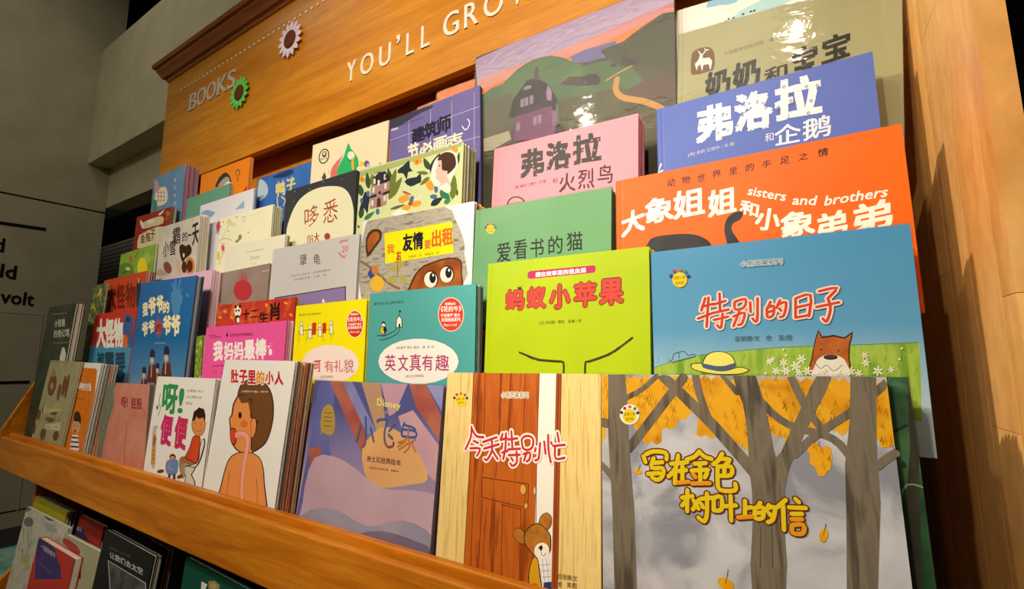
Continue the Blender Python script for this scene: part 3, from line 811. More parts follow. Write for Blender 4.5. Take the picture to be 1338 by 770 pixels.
def art(a):
    a.c = (380, 470, 2.567)
    V1 = grad([(0, 'a58aa8'), (.35, 'b49aa6'), (.7, '7f77a8'), (1, '4f5490')], 0, .27, nz=.08, nscale=9)
    a.rect(0, 0, 1, 1, V1)
    R = wash('a04e48', 'b26a58', 14); Bl = wash('6b72b4', '8e8fc4', 10); Pk = wash('c9a0a8', 'b890ae', 8)
    for P in ([(95, 72), (150, 72), (130, 300), (160, 480), (60, 620), (0, 620), (60, 300)],): a.poly(P, wash('54599c', '6a6cae', 8))
    a.poly([(130, 72), (172, 72), (255, 250), (262, 330), (240, 320)], R); a.poly([(60, 300), (100, 290), (120, 560), (85, 560)], R)
    a.poly([(172, 72), (205, 72), (290, 250), (255, 250)], Bl); a.poly([(235, 72), (300, 72), (320, 230), (290, 250)], wash('c29a6c', 'b08a78', 9))
    a.poly([(300, 72), (395, 74), (350, 180), (330, 190)], Pk); a.poly([(395, 74), (450, 76), (510, 200), (510, 290), (420, 160)], R)
    a.poly([(450, 76), (520, 78), (515, 190)], Bl); a.poly([(360, 190), (410, 170), (505, 300), (495, 420), (400, 330)], Pk)
    Y_ = wash('dcb070', 'd69a6c', 9)
    a.poly([(240, 300), (300, 230), (360, 240), (420, 300), (460, 400), (400, 420), (300, 430), (255, 400)], Y_, 3)
    # hazy stage clouds at the foot
    C1 = wash('a19aae', '8a8ba6', 7, rough=.4); C2 = wash('b79aae', 'c4a7b4', 7)
    a.poly([(80, 330), (180, 340), (300, 430), (420, 440), (500, 480), (480, 680), (60, 620), (40, 480)], C2, 3)
    a.poly([(40, 520), (140, 500), (260, 560), (380, 540), (480, 600), (470, 720), (30, 620)], C1, 3)
    a.poly([(200, 600), (300, 575), (420, 610), (470, 640), (460, 720), (180, 680)], wash('7d6f88', '6a6280', 8), 3)
    # gold medal seal
    a.poly([(108, 165), (125, 150), (140, 160), (148, 190), (145, 245), (122, 252), (100, 235), (102, 190)], 'b09448', 2)
    a.line([(104, 238), (100, 252)], 5, 'b09448'); a.line([(136, 245), (132, 256)], 5, 'b09448')
    for y in (178, 192, 206, 222): a.line([(112, y), (138, y + 2)], 3, '7c6424', cap=False)
    # title
    a.c = (440, 510, 7.0)
    S = [[(265, 250), (268, 380), (262, 490), (235, 520)], [(220, 330), (185, 470)], [(310, 345), (340, 470)]]
    F = [[(375, 290), (380, 275), (460, 275), (440, 370), (440, 470), (470, 520), (515, 510), (520, 480)], [(530, 320), (480, 375)], [(475, 410), (510, 445)]]
    X = [[(620, 300), (600, 350)], [(625, 320), (690, 340), (720, 360)], [(600, 370), (600, 420), (720, 430), (715, 375), (600, 360)], [(655, 345), (650, 430), (620, 460), (565, 480)], [(640, 460), (560, 515)], [(655, 440), (665, 520), (620, 570)], [(650, 490), (570, 545)], [(720, 450), (670, 490)], [(680, 480), (720, 560)]]
    a.strokes(S + F, 13, '3f6aa4', (5, '22305e')); a.strokes(X[:3], 15, '3a5fae', (3, '20305e')); a.strokes(X[3:], 12, 'c8823c', (3, '6a2c1c'))
    a.strokes([[(262, 470), (235, 520)], [(440, 470), (470, 520), (515, 510)]], 10, 'c0453a')
    a.text('Disney', 372, 158, 585, 195, 78, 'ece27a', bold=.025, part='publisher_text'); a.line([(372, 80), (400, 70), (430, 90)], 5, 'ece27a', 3)
    a.text('迪士尼', 440, 212, 515, 222, 26, 'e0c860', part='publisher_text')
    a.text('迪士尼经典绘本', 275, 650, 590, 695, 55, '3a2430', part='subtitle'); a.text('(美)迪士尼公司 著　童趣 译', 300, 718, 570, 755, 20, '5a4452', res=1, part='author_text')
book('purple picture book', (412, 497), (580, 504), .596, 1, ink('6a6496', .32), art, lean=6, n=2, depth=.03, back=['8a5148', '5f5a8a'],
     label='purple and rose cover with blue brushed title and gold medal seal, front trough', ref='purple gold-seal cover', group=G1, wrap=True)
def art(a):
    a.c = (560, 470, 2.567)
    D = wash('a8501a', '8a3c10', 14, stretch=(6, 1, .5), c3='b8601e'); DD = '5a220c'
    a.rect(0, 0, 1, 1, wash('dcc078', 'c9a85c', 30, stretch=(8, 1, .4), c3='e2ca88'))
    a.poly([(150, 40), (372, 42), (358, 770), (115, 770), (140, 300)], D)
    a.poly([(372, 42), (436, 43), (425, 770), (350, 770)], 'e6e3dc'); a.poly([(428, 43), (446, 43), (432, 770), (412, 770)], wash('8a3c14', 'a0501c', 12, stretch=(5, 1, .5)))
    a.line([(436, 43), (422, 770)], 2, DD); a.line([(446, 43), (433, 770)], 2, DD)
    for P in ([(152, 42), (140, 300), (118, 700)], [(168, 42), (157, 300), (140, 720)], [(190, 42), (182, 380)], [(245, 42), (240, 200), (225, 395)], [(243, 42), (236, 200)], [(275, 42), (270, 230)], [(325, 42), (318, 240)], [(372, 42), (362, 380), (358, 760)], [(178, 462), (335, 500)], [(178, 395), (335, 418)], [(180, 395), (178, 462)], [(335, 418), (333, 500)],
              [(180, 470), (165, 730)], [(222, 478), (215, 745)], [(247, 485), (243, 750)], [(310, 500), (305, 765)], [(222, 478), (222, 478)], [(247, 487), (310, 503)]):
        a.line(P, 2.4, DD, 2)
    a.ell(356, 440, 3, 12, 'c8c0b4'); a.ell(319, 437, 12, 19, '8a5a20'); a.ell(317, 436, 9, 16, 'd2a04c'); a.ell(327, 491, 8, 13, '8a5a20'); a.ell(327, 491, 5, 9, 'd2a04c')
    # teddy bear peeping round the door
    F_ = wash('b5762c', '9c6020', 90, stretch=(1, 1, 1)); K = '2e1c12'
    a.ell(307, 592, 20, 30, K, -30); a.ell(307, 592, 18, 28, F_, -30); a.ell(392, 545, 22, 32, K, 12); a.ell(392, 545, 20, 30, F_, 12)
    a.poly([(325, 575), (365, 548), (405, 580), (412, 620), (405, 650), (370, 668), (345, 650), (322, 615)], K, 3); a.poly([(328, 577), (365, 551), (402, 581), (409, 620), (402, 647), (370, 665), (347, 648), (325, 615)], F_, 3)
    a.ell(380, 642, 25, 28, 'ece6dc', 10); a.poly([(368, 630), (380, 622), (384, 632), (378, 644)], K, 1); a.line([(378, 644), (380, 656), (388, 658), (394, 648)], 2, K, 3)
    a.poly([(352, 662), (368, 672), (378, 740), (388, 790), (350, 790), (335, 745), (338, 700)], K, 2); a.poly([(353, 665), (366, 674), (374, 740), (384, 790), (353, 790), (338, 745), (341, 700)], 'cf9a1e', 2)
    a.poly([(372, 672), (405, 665), (412, 745), (410, 790), (386, 790), (378, 735)], 'e4e4e4', 0)
    for q in ([(382, 670), (390, 745)], [(396, 668), (403, 745)], [(375, 690), (408, 688)], [(378, 710), (410, 708)], [(382, 730), (411, 728)]): a.line(q, 1.6, '5a6a94', cap=False)
    a.poly([(386, 748), (412, 745), (412, 800), (386, 800)], '2c3c6c'); a.poly([(345, 755), (365, 752), (366, 775), (350, 778)], F_, 2)
    paw(a, 108, 138, 18, False)
    a.text('小熊芒果系列', 245, 128, 335, 130, 19, '5a3424', halo=(.16, 'e6d8c4'), part='series_text', res=1)
    a.text('吕丽娜/文', 435, 735, 500, 745, 18, '5a4a2c', part='author_text', res=1); a.text('俞　寅/图', 435, 762, 497, 768, 18, '5a4a2c', part='author_text', res=1)
    a.c = (590, 500, 7.0)
    S = [[(185, 405), (178, 500), (130, 610)], [(190, 425), (230, 490), (295, 500)], [(205, 535), (245, 552)], [(175, 602), (262, 605), (235, 670)],
         [(290, 545), (415, 500)], [(300, 605), (435, 565)], [(370, 520), (372, 620), (330, 705), (305, 700)], [(380, 630), (425, 700)],
         [(470, 470), (452, 518)], [(450, 525), (510, 508)], [(500, 465), (495, 600), (475, 700)], [(465, 642), (515, 625)], [(550, 445), (560, 610)], [(520, 522), (605, 510)], [(520, 612), (630, 605)], [(525, 665), (628, 660)], [(596, 632), (600, 730), (560, 762), (540, 740)], [(548, 690), (565, 715)],
         [(655, 595), (645, 520), (690, 488), (745, 510), (742, 590), (690, 618), (652, 595)], [(660, 655), (720, 642), (715, 700), (690, 722)], [(690, 640), (665, 715)], [(772, 600), (765, 630)], [(812, 555), (800, 690), (768, 712)],
         [(850, 540), (862, 650)], [(886, 480), (890, 620), (910, 728)], [(912, 545), (920, 562)], [(970, 460), (985, 540)], [(932, 580), (1040, 570)], [(950, 590), (955, 695), (1038, 688)]]
    a.strokes(S, 22, 'c22b40', (17, 'f1e6de'))
book('tan picture book', (585, 487), (785, 489), .600, 1, ink('dcc078', .42), art, lean=5, n=3, end=None, depth=.045, back=['4a5f9a', 'ccb070', 'c8ccd0'],
     label='cover with half-open brown door and teddy bear peeping out, front trough', ref='brown door and bear cover', group=G1)
def leafy(a, P, mat, n=26, seed=1):
    """ragged hanging foliage edge"""
    rnd = random.Random(seed); out = []
    for i in range(len(P)):
        p, q = P[i], P[(i + 1) % len(P)]
        m = max(1, int(math.dist(p, q) / 16))
        for j in range(m):
            t_ = j / m; x = p[0] + (q[0] - p[0]) * t_; y = p[1] + (q[1] - p[1]) * t_
            out.append((x + rnd.uniform(-3, 3), y + (rnd.uniform(4, 14) if j % 2 else -rnd.uniform(2, 6))))
    a.poly(out, mat)
    xs = [p[0] for p in P]; ys = [p[1] for p in P]; a.layer += 1; a.hold = True
    for _ in range(n):
        x, y = rnd.uniform(min(xs), max(xs)), rnd.uniform(min(ys), max(ys))
        # inside test
        c = False
        for i in range(len(P)):
            x1, y1 = P[i]; x2, y2 = P[i - 1]
            if (y1 > y) != (y2 > y) and x < (x2 - x1) * (y - y1) / (y2 - y1) + x1: c = not c
        if c: a.line([(x, y - 14), (x - 6, y + 4), (x + 2, y - 4), (x + 4, y + 12)], 1.3, '7a4a08', cap=False)
    a.hold = False
def art(a):
    a.c = (780, 470, 2.567)
    a.rect(0, 0, 1, 1, wash('c6c9d0', '8b8e9a', 14, detail=10, c3='b4b7c0', lo=.38, hi=.62, dist=.8))
    G = wash('dd9c14', 'c88408', 20, c3='e4aa22')
    leafy(a, [(10, 55), (40, 55), (40, 200), (20, 290), (8, 300)], G, 10, 2)
    leafy(a, [(95, 55), (330, 55), (345, 160), (270, 215), (215, 240), (215, 280), (150, 270), (110, 200)], G, 60, 3)
    leafy(a, [(330, 55), (520, 60), (545, 200), (515, 310), (455, 270), (400, 260), (330, 250), (345, 170)], G, 50, 4)
    leafy(a, [(540, 60), (860, 65), (850, 200), (840, 250), (790, 240), (720, 230), (650, 270), (570, 240)], G, 80, 5)
    leafy(a, [(705, 270), (785, 300), (790, 350), (760, 395), (715, 350)], G, 14, 6)
    leafy(a, [(930, 75), (1000, 75), (1000, 290), (970, 300), (930, 260)], G, 18, 7)
    T = wash('6d6456', '4f483e', 20, stretch=(4, 1, .5), c3='7a7060')
    a.poly([(38, 50), (95, 50), (108, 300), (125, 500), (135, 800), (60, 800), (52, 500), (38, 250)], T)
    a.poly([(0, 190), (40, 200), (40, 230), (0, 222)], T); a.poly([(10, 335), (48, 370), (48, 405), (10, 360)], T)
    a.line([(105, 300), (160, 230), (290, 60)], 30, T, 4, taper=False); a.line([(95, 130), (150, 100), (200, 55)], 16, T, 3)
    a.line([(210, 45), (370, 200), (460, 300), (545, 400)], 34, T, 5); a.line([(330, 50), (345, 120), (375, 200)], 24, T, 3)
    a.poly([(455, 50), (530, 50), (580, 230), (600, 330), (640, 260), (690, 150), (740, 50), (785, 60), (740, 160), (700, 240), (650, 350), (630, 440), (628, 560), (632, 800), (522, 800), (522, 560), (520, 440), (512, 380), (505, 260), (490, 150)], T, 2)
    a.line([(420, 48), (470, 110)], 20, T); a.line([(550, 140), (600, 190), (660, 225), (790, 265), (860, 340)], 24, T, 4)
    a.line([(975, 75), (860, 170), (740, 250), (660, 320)], 26, T, 4); a.line([(650, 55), (700, 160), (760, 240)], 24, T, 3)
    a.poly([(850, 55), (935, 60), (938, 330), (950, 480), (940, 800), (838, 800), (836, 520), (832, 350), (848, 200)], T, 0)
    a.line([(938, 360), (975, 330), (1010, 310)], 26, T, 3)
    a.line([(550, 560), (548, 700)], 2, '3c362e', cap=False); a.line([(585, 480), (590, 700)], 2, '3c362e', cap=False)
    for x, y, r_, an in ((138, 375, 14, 20), (760, 590, 24, 100), (432, 752, 30, 30)):
        a.ell(x, y, r_, r_ * .6, G, an); a.line([(x, y), (x + 8, y - r_ * 1.6)], 2, '5a3c10')
    paw(a, 110, 190, 23)
    a.text('吕丽娜/文', 300, 795, 380, 795, 18, '4b4b4b', part='author_text', res=1)
    a.c = (850, 530, 4.53)
    S = [[(-40, 300), (-28, 335)], [(-25, 288), (20, 272), (90, 280), (96, 318)], [(20, 312), (8, 368), (75, 372), (70, 420), (40, 440), (10, 425)], [(20, 340), (72, 335)], [(-15, 405), (55, 400)],
         [(122, 345), (218, 335)], [(165, 295), (150, 370), (108, 420)], [(150, 372), (145, 460)], [(168, 388), (212, 382)], [(190, 350), (190, 450)], [(160, 458), (228, 452)],
         [(290, 272), (262, 302), (215, 320)], [(290, 275), (320, 302), (362, 316)], [(262, 345), (328, 340)], [(245, 385), (342, 380)], [(294, 345), (296, 450)], [(252, 405), (268, 425)], [(336, 400), (322, 425)], [(248, 462), (352, 460)],
         [(425, 285), (402, 325), (372, 348)], [(410, 315), (468, 320), (445, 352)], [(398, 362), (477, 362), (475, 412), (402, 415)], [(398, 362), (398, 440), (412, 498), (500, 502), (502, 462)], [(438, 364), (438, 410)],
         [(188, 545), (250, 535)], [(220, 500), (218, 625)], [(215, 562), (188, 592)], [(255, 560), (285, 610)], [(288, 558), (252, 615)], [(298, 552), (362, 545)], [(335, 520), (335, 640), (318, 685), (285, 662)], [(302, 582), (312, 602)],
         [(375, 545), (375, 620)], [(375, 545), (420, 541), (420, 615), (377, 620)], [(438, 596), (506, 590)], [(475, 535), (478, 680)],
         [(560, 563), (560, 652)], [(565, 606), (600, 602)], [(520, 662), (605, 656)],
         [(650, 575), (636, 600)], [(620, 606), (620, 665), (665, 662), (665, 602), (620, 606)], [(622, 636), (660, 632)], [(702, 588), (685, 620)], [(690, 608), (736, 602), (725, 672), (695, 690)], [(702, 636), (712, 650)],
         [(800, 558), (750, 602)], [(785, 590), (790, 735)], [(858, 552), (878, 572)], [(820, 602), (918, 606)], [(836, 640), (896, 640)], [(836, 672), (896, 672)], [(840, 706), (840, 752), (900, 756), (905, 706), (840, 706)]]
    a.strokes(S, 25, 'dcc41c', (8, '6e2a14'))
    low = [q for q in S if min(p[1] for p in q) > (400 if max(p[1] for p in q) < 480 else 640) or (min(p[1] for p in q) > 450 and max(p[1] for p in q) < 512)]
    a.strokes(low, 22, 'e0941c')
book('grey-blue picture book', (786, 489), (1158, 493), .592, 1, ink('c8c4b4', .35), art, lean=4, depth=.011,
     label='large cover with grey tree trunks and golden leaves, front trough by the side panel', group=G1, wrap=True)
def art(a):
    a.c = (780, 470, 2.567)
    a.rect(0, 0, 1, 1, wash('3d6b46', '5a8a5c', 12, c3='2c4c34'))
    a.poly([(1040, 60), (1075, 60), (1090, 800), (1060, 800), (1035, 500), (1050, 300)], wash('3c3c32', '52503f', 20, stretch=(3, 1, .4)))
    a.line([(1000, 240), (1040, 220)], 8, '26402e'); a.line([(1010, 480), (1040, 420), (1100, 430)], 6, '8fb58a', 3)
book('dark green picture book', (900, 490), (1187, 493), .612, 1, ink('4d7a50', .35), art, lean=4, n=3, depth=.04, back=['a8a83a', '8a5a4a', '6f8a3a'],
     label='dark green leafy cover standing behind the grey tree trunk cover', ref='dark green leafy cover', group=G1, wrap=True)

# ---- second ledge --------------------------------------------------
def art(a):
    a.c = (50, 330, 4.278)
    a.rect(0, 0, 1, 1, wash('3a4434', '2c3428', 12)); a.text('小怪兽', 90, 420, 150, 412, 42, 'b9bdae', bold=.02); a.text('的奇幻笔', 88, 478, 175, 470, 42, 'b9bdae', bold=.02)
    a.line([(85, 345), (160, 340)], 2, '9aa08c'); a.line([(85, 508), (190, 502)], 2, '8f9682'); a.ell(192, 400, 5, 10, '9aa08c')
    a.poly([(130, 545), (140, 530), (150, 545), (158, 620), (118, 620)], 'c9ccb8', 2)
    for x in (65, 85, 105, 170, 195, 215): a.line([(x, 640), (x + 2, 530)], 8, '4a5a3c', taper=True)
book('dark olive picture book', (64.5, 402), (99, 396), .614, 1, ink('353c30', .3), art, lean=3, n=2, end=113, back=['d8d6cc', '3a3c34'],
     label='dark olive book with pale title standing leftmost against the grey wall', ref='dark olive leftmost cover', group=G1)
def art(a):
    a.c = (100, 340, 5.13)
    a.rect(0, 0, 1, .455, 'c9382a'); a.rect(0, .455, 1, 1, '4a93b4')
    a.chars('大怪物', [(135, 402, 195, 585), (195, 400, 250, 585), (252, 398, 312, 580)], 'f0eee8', bold=.05)
    a.poly([(320, 380), (350, 360), (385, 400), (375, 470), (380, 560), (350, 590), (340, 500), (310, 500)], '3d5c9c', 2); a.ell(325, 545, 16, 45, 'd8702a'); a.ell(345, 400, 14, 18, '24345c'); a.line([(350, 470), (372, 520)], 9, '8a3c34')
    a.chars('被需要', [(140, 620, 188, 700), (192, 622, 250, 720), (262, 628, 325, 775)], '24445c', bold=.05)
book('red and blue picture book', (125, 411), (179, 404), .690, 2, ink('c9382a', .4), art, lean=2, depth=.012, spine='e2dfd4',
     label='cover with red upper half, white characters and blue lower half, second ledge', group=G2)
def art(a):
    a.c = (170, 350, 5.13)
    a.rect(0, 0, 1, 1, grad([(0, '8fa0ac'), (.18, '4f86b8'), (.5, '1668a8'), (1, '2468aa')], -.02, .34, rough=.3))
    C = 'f2e6b4'
    for ch, x0, y0, x1, y1 in (('我', 85, 240, 118, 325), ('爷', 125, 205, 172, 322), ('爷', 178, 192, 222, 300), ('的', 222, 230, 262, 305), ('爷', 82, 370, 120, 460), ('爷', 125, 358, 165, 440), ('爷', 222, 328, 275, 450), ('爷', 278, 320, 335, 458)):
        a.text(ch, x0, y1, x1, y1 - 6, y1 - y0, C, bold=.055, wob=.02)
    R = 'cf4a34'
    for k in range(12):
        q = k * .5236; a.line([(192, 400), (192 + 32 * math.cos(q), 400 + 72 * math.sin(q) * (1 if k % 3 else 1.15))], 13, R, taper=True)
    a.ell(192, 402, 22, 42, R); a.text('的', 174, 430, 210, 426, 52, '1f2c50', bold=.03)
    P = '4a86c0'
    a.ell(312, 210, 40, 60, P); a.ell(308, 270, 28, 50, P)
    for q, l in ((-150, 60), (-115, 100), (-95, 130), (-70, 120), (-45, 70)): a.line([(312, 200), (312 + l * .6 * math.cos(math.radians(q)), 200 + l * math.sin(math.radians(q)))], 24, P)
    a.ell(385, 185, 9, 12, P)
    a.text('[以色列] 西贝 著绘', 168, 512, 238, 510, 10, 'd8dce4', part='author_text', res=1)
    for x, y, s in ((150, 580, 1), (245, 560, 1.1), (185, 660, .7), (95, 690, .8)):
        a.ell(x, y, 17 * s, 34 * s, '2c2244'); a.ell(x - 2, y + 42 * s, 13 * s, 22 * s, 'd8b48c'); a.poly([(x - 22 * s, y + 75 * s), (x + 22 * s, y + 70 * s), (x + 32 * s, y + 190), (x - 40 * s, y + 190)], '5a3028', 1); a.line([(x - 4, y + 60 * s), (x - 8, y + 150)], 14 * s, 'c9a078')
book('blue picture book', (185, 370), (257, 360), .690, 2, ink('1c66aa', .28, coat=.3), art, lean=1.5, n=4, end=268, back=['d8dad8', '9aa6b4', '2c4a74', '3c6a70'],
     label='blue cover with cream characters and red paint splash, second ledge', ref='blue red-splash cover', group=G2)
book('green-yellow picture book', (257, 440), (265.5, 438), .692, 2, wash('8fae3c', 'cfd45a', 60, c3='5a7a2c'), None, lean=1.5, depth=.010, label='mottled green and yellow sliver of a book left of the hot pink one', group=G2)
def art(a):
    a.c = (250, 330, 4.53)
    a.text('我', 132, 640, 185, 636, 108, 'f4f0ee', bold=.05, wob=.02); a.text('妈妈', 195, 634, 308, 630, 98, 'f4f0ee', bold=.045, wob=.02); a.text('最棒', 315, 632, 445, 626, 112, 'f4f0ee', bold=.05, wob=.02)
    a.ell(468, 590, 10, 20, 'f4f0ee'); a.ell(458, 560, 5, 10, 'f4f0ee')
    for i in range(4): a.line([(462 + i * 5, 550 - (i % 2) * 14), (464 + i * 5, 556 - (i % 2) * 14)], 3, 'f4f0ee')
    a.text('启发精选世界优秀畅销绘本', 230, 500, 368, 494, 20, '5c1838', part='series_text', res=1); a.line([(105, 492), (150, 489)], 3, '5c1838', cap=False); a.line([(105, 503), (180, 500)], 3, '5c1838', cap=False)
    a.ell(212, 490, 6, 10, '3c1024'); a.line([(214, 478), (222, 470)], 3, '8a1c3c')
    a.text('(法)米歇尔 著绘', 128, 680, 195, 676, 12, '5c1838', part='author_text', res=1); a.line([(135, 700), (135, 722)], 4, '5c1838'); a.line([(148, 698), (148, 720)], 4, '5c1838'); a.line([(175, 715), (190, 714)], 5, '5c1838')
book('hot pink picture book', (270, 428), (375, 419), .690, 2, ink('e658a4', .4), art, lean=1.5, n=2, depth=.028, back=['f0d8d8', 'c02a70'],
     label='hot pink cover with white characters, second ledge behind the throat cover', ref='hot pink cover', group=G2)
def ferd(a, yellow):
    K = '1e1e1e'
    if yellow:
        a.text('(美)曼罗·里夫 著绘　爱心 译', 190, 536, 368, 532, 16, '4a3a3a', part='author_text', res=1)
        a.ell(295, 600, 178, 118, 'f0e0dc'); a.chars('可有礼貌', [(190, 585, 232, 650), (258, 580, 315, 652), (318, 576, 375, 652), (380, 572, 440, 656)], 'b8404c')
        a.text('可', 196, 652, 236, 650, 72, 'b8404c'); a.text('(英汉对照版)', 232, 692, 312, 688, 16, '5a4a4a', part='author_text', res=1)
        a.text('曼罗·里夫儿童习惯培养丛书', 100, 303, 235, 293, 14, '3a3a1c', part='series_text', res=1)
        a.ell(448, 352, 54, 86, 'f4e8d0'); a.ell(448, 352, 50, 82, 'd4311e')
        for s, x, y, q, h in (('经典绘本', 422, 300, 470, 16), ('《花的牛》', 404, 338, 494, 28), ('作者曼罗·里夫', 406, 362, 488, 15), ('双语经典系列', 404, 385, 490, 19), ('Munro Leaf', 418, 408, 476, 12)): a.text(s, x, y, q, y - 3, h, 'f6efe2', part='badge_text', res=1, bold=.03)
        for x, h in ((115, 350), (168, 372), (230, 360), (300, 345)): a.ell(x, h, 10, 14, K); a.ell(x, h, 8, 12, 'f4efd0'); a.poly([(x - 10, h + 14), (x + 10, h + 14), (x + 14, h + 70), (x - 12, h + 70)], K); a.poly([(x - 8, h + 16), (x + 8, h + 16), (x + 11, h + 68), (x - 9, h + 68)], 'f4f0e4')
        a.poly([(182, 345), (208, 342), (204, 418), (180, 420)], 'c9341e'); a.poly([(246, 346), (270, 343), (268, 408), (246, 410)], 'c9341e')
        a.line([(120, 390), (295, 386)], 2.5, K)
        for x in (98, 145, 250, 300): a.line([(x, 392), (x, 462)], 2, K)
    else:
        a.ell(845, 585, 250, 142, 'efece8')
        a.text('(美)曼罗·里夫 著绘　董  劼 译', 705, 512, 942, 506, 20, '4a4a4a', part='author_text', res=1)
        a.chars('英文真有趣', [(636, 545, 702, 645), (718, 545, 780, 645), (792, 540, 860, 645), (868, 545, 935, 642), (950, 545, 1035, 645)], 'a8306c', bold=.012)
        a.text('(英汉对照版)', 762, 690, 880, 686, 20, '5a4a5a', part='author_text', res=1)
        a.text('曼罗·里夫儿童习惯培养丛书', 567, 236, 752, 222, 18, '1c3c3c', part='series_text', res=1)
        a.ell(1048, 292, 82, 108, 'e8c8b0'); a.ell(1048, 292, 76, 102, 'd83a2c')
        for s, x, y, q, h in (('经典绘本', 1012, 236, 1076, 18), ('《花的牛》', 985, 276, 1112, 34), ('作者曼罗·里夫', 985, 308, 1105, 20), ('双语经典系列', 988, 338, 1106, 24), ('Munro Leaf', 1004, 366, 1086, 16)): a.text(s, x, y, q, y - 3, h, 'f8f0ea', part='badge_text', res=1, bold=.03)
        a.ell(627, 355, 13, 20, K); a.ell(626, 362, 11, 15, 'f2eee4'); a.ell(626, 390, 20, 26, K); a.ell(622, 392, 14, 22, 'd8c030'); a.ell(636, 385, 10, 18, K); a.line([(620, 410), (622, 436)], 4, K); a.line([(634, 410), (640, 432)], 4, K)
        a.poly([(703, 376), (708, 320), (725, 292), (742, 318), (746, 372)], K); a.poly([(708, 372), (712, 322), (725, 302), (738, 320), (741, 368)], 'f2eee4'); a.poly([(720, 372), (722, 350), (732, 350), (733, 370)], K); a.line([(725, 300), (725, 266)], 3, K); a.ell(730, 272, 6, 7, K)
        a.line([(588, 424), (640, 422), (690, 398), (712, 378)], 4, K, 3); a.line([(603, 452), (660, 440), (715, 408), (728, 378)], 4, K, 3)
def art(a): a.c = (370, 350, 4.779); ferd(a, True)
book('yellow picture book', (387, 400), (479.5, 390.3), .690, 2, ink('f0e60c', .4), art, lean=1.0, n=1, depth=.018, back=['e8de3c'],
     label='bright yellow cover with stick figures at a table and red oval badge', ref='yellow stick-figure cover', group=G2)
def art(a): a.c = (370, 350, 4.779); ferd(a, False)
book('teal picture book', (483.5, 384), (622, 371), .690, 2, ink('4fa3a4', .4), art, lean=.3, n=3, end=633, back=['d9dde0', '6f7478', '8a8e8c'],
     label='teal cover with white oval title and red oval badge, second ledge', ref='teal red-badge cover', group=G2)
def art(a):
    a.c = (620, 230, 2.852)
    a.poly([(198, 362), (206, 355), (445, 333), (452, 340), (450, 355), (444, 361), (206, 384), (198, 378)], 'b0245c', 1)
    a.text('藏在故事里的昆虫课', 228, 377, 416, 360, 17, 'f6e8ee', bold=.05, part='subtitle')
    a.chars('蚂蚁小苹果', [(118, 428, 184, 500), (198, 418, 264, 494), (282, 410, 354, 494), (374, 402, 452, 488), (468, 390, 552, 480)], 'c9423a', k=-.06, bold=.05, halo=(.085, '7a2a10'))
    a.text('[日] 多田智 / 著绘　彭懿 / 译', 242, 556, 398, 548, 14, '4c5418', part='author_text', res=1)
    a.ell(168, 418, 8, 4, '2c3414'); a.line([(160, 424), (178, 410)], 1.5, '2c3414'); a.line([(162, 412), (180, 426)], 1.5, '2c3414')
    K = wash('4a3a1e', '2c2412', 60)
    a.line([(332, 735), (332, 700), (320, 692), (240, 685), (168, 658)], 8, K, 4); a.line([(412, 735), (414, 696), (430, 690), (510, 660), (588, 604)], 8, K, 4)
    a.line([(322, 692), (240, 686), (200, 672)], 9, K, 2); a.line([(428, 692), (500, 666), (540, 640)], 9, K, 2)
book('lime green picture book', (638, 345), (848, 322), .690, 2, wash('a9c00c', '9db808', 6), art, lean=2, n=2, depth=.028, back=['a6c016', 'b4ca22'],
     label='lime green cover with red characters and two dark antennae, second ledge', ref='lime antennae cover', group=G2)
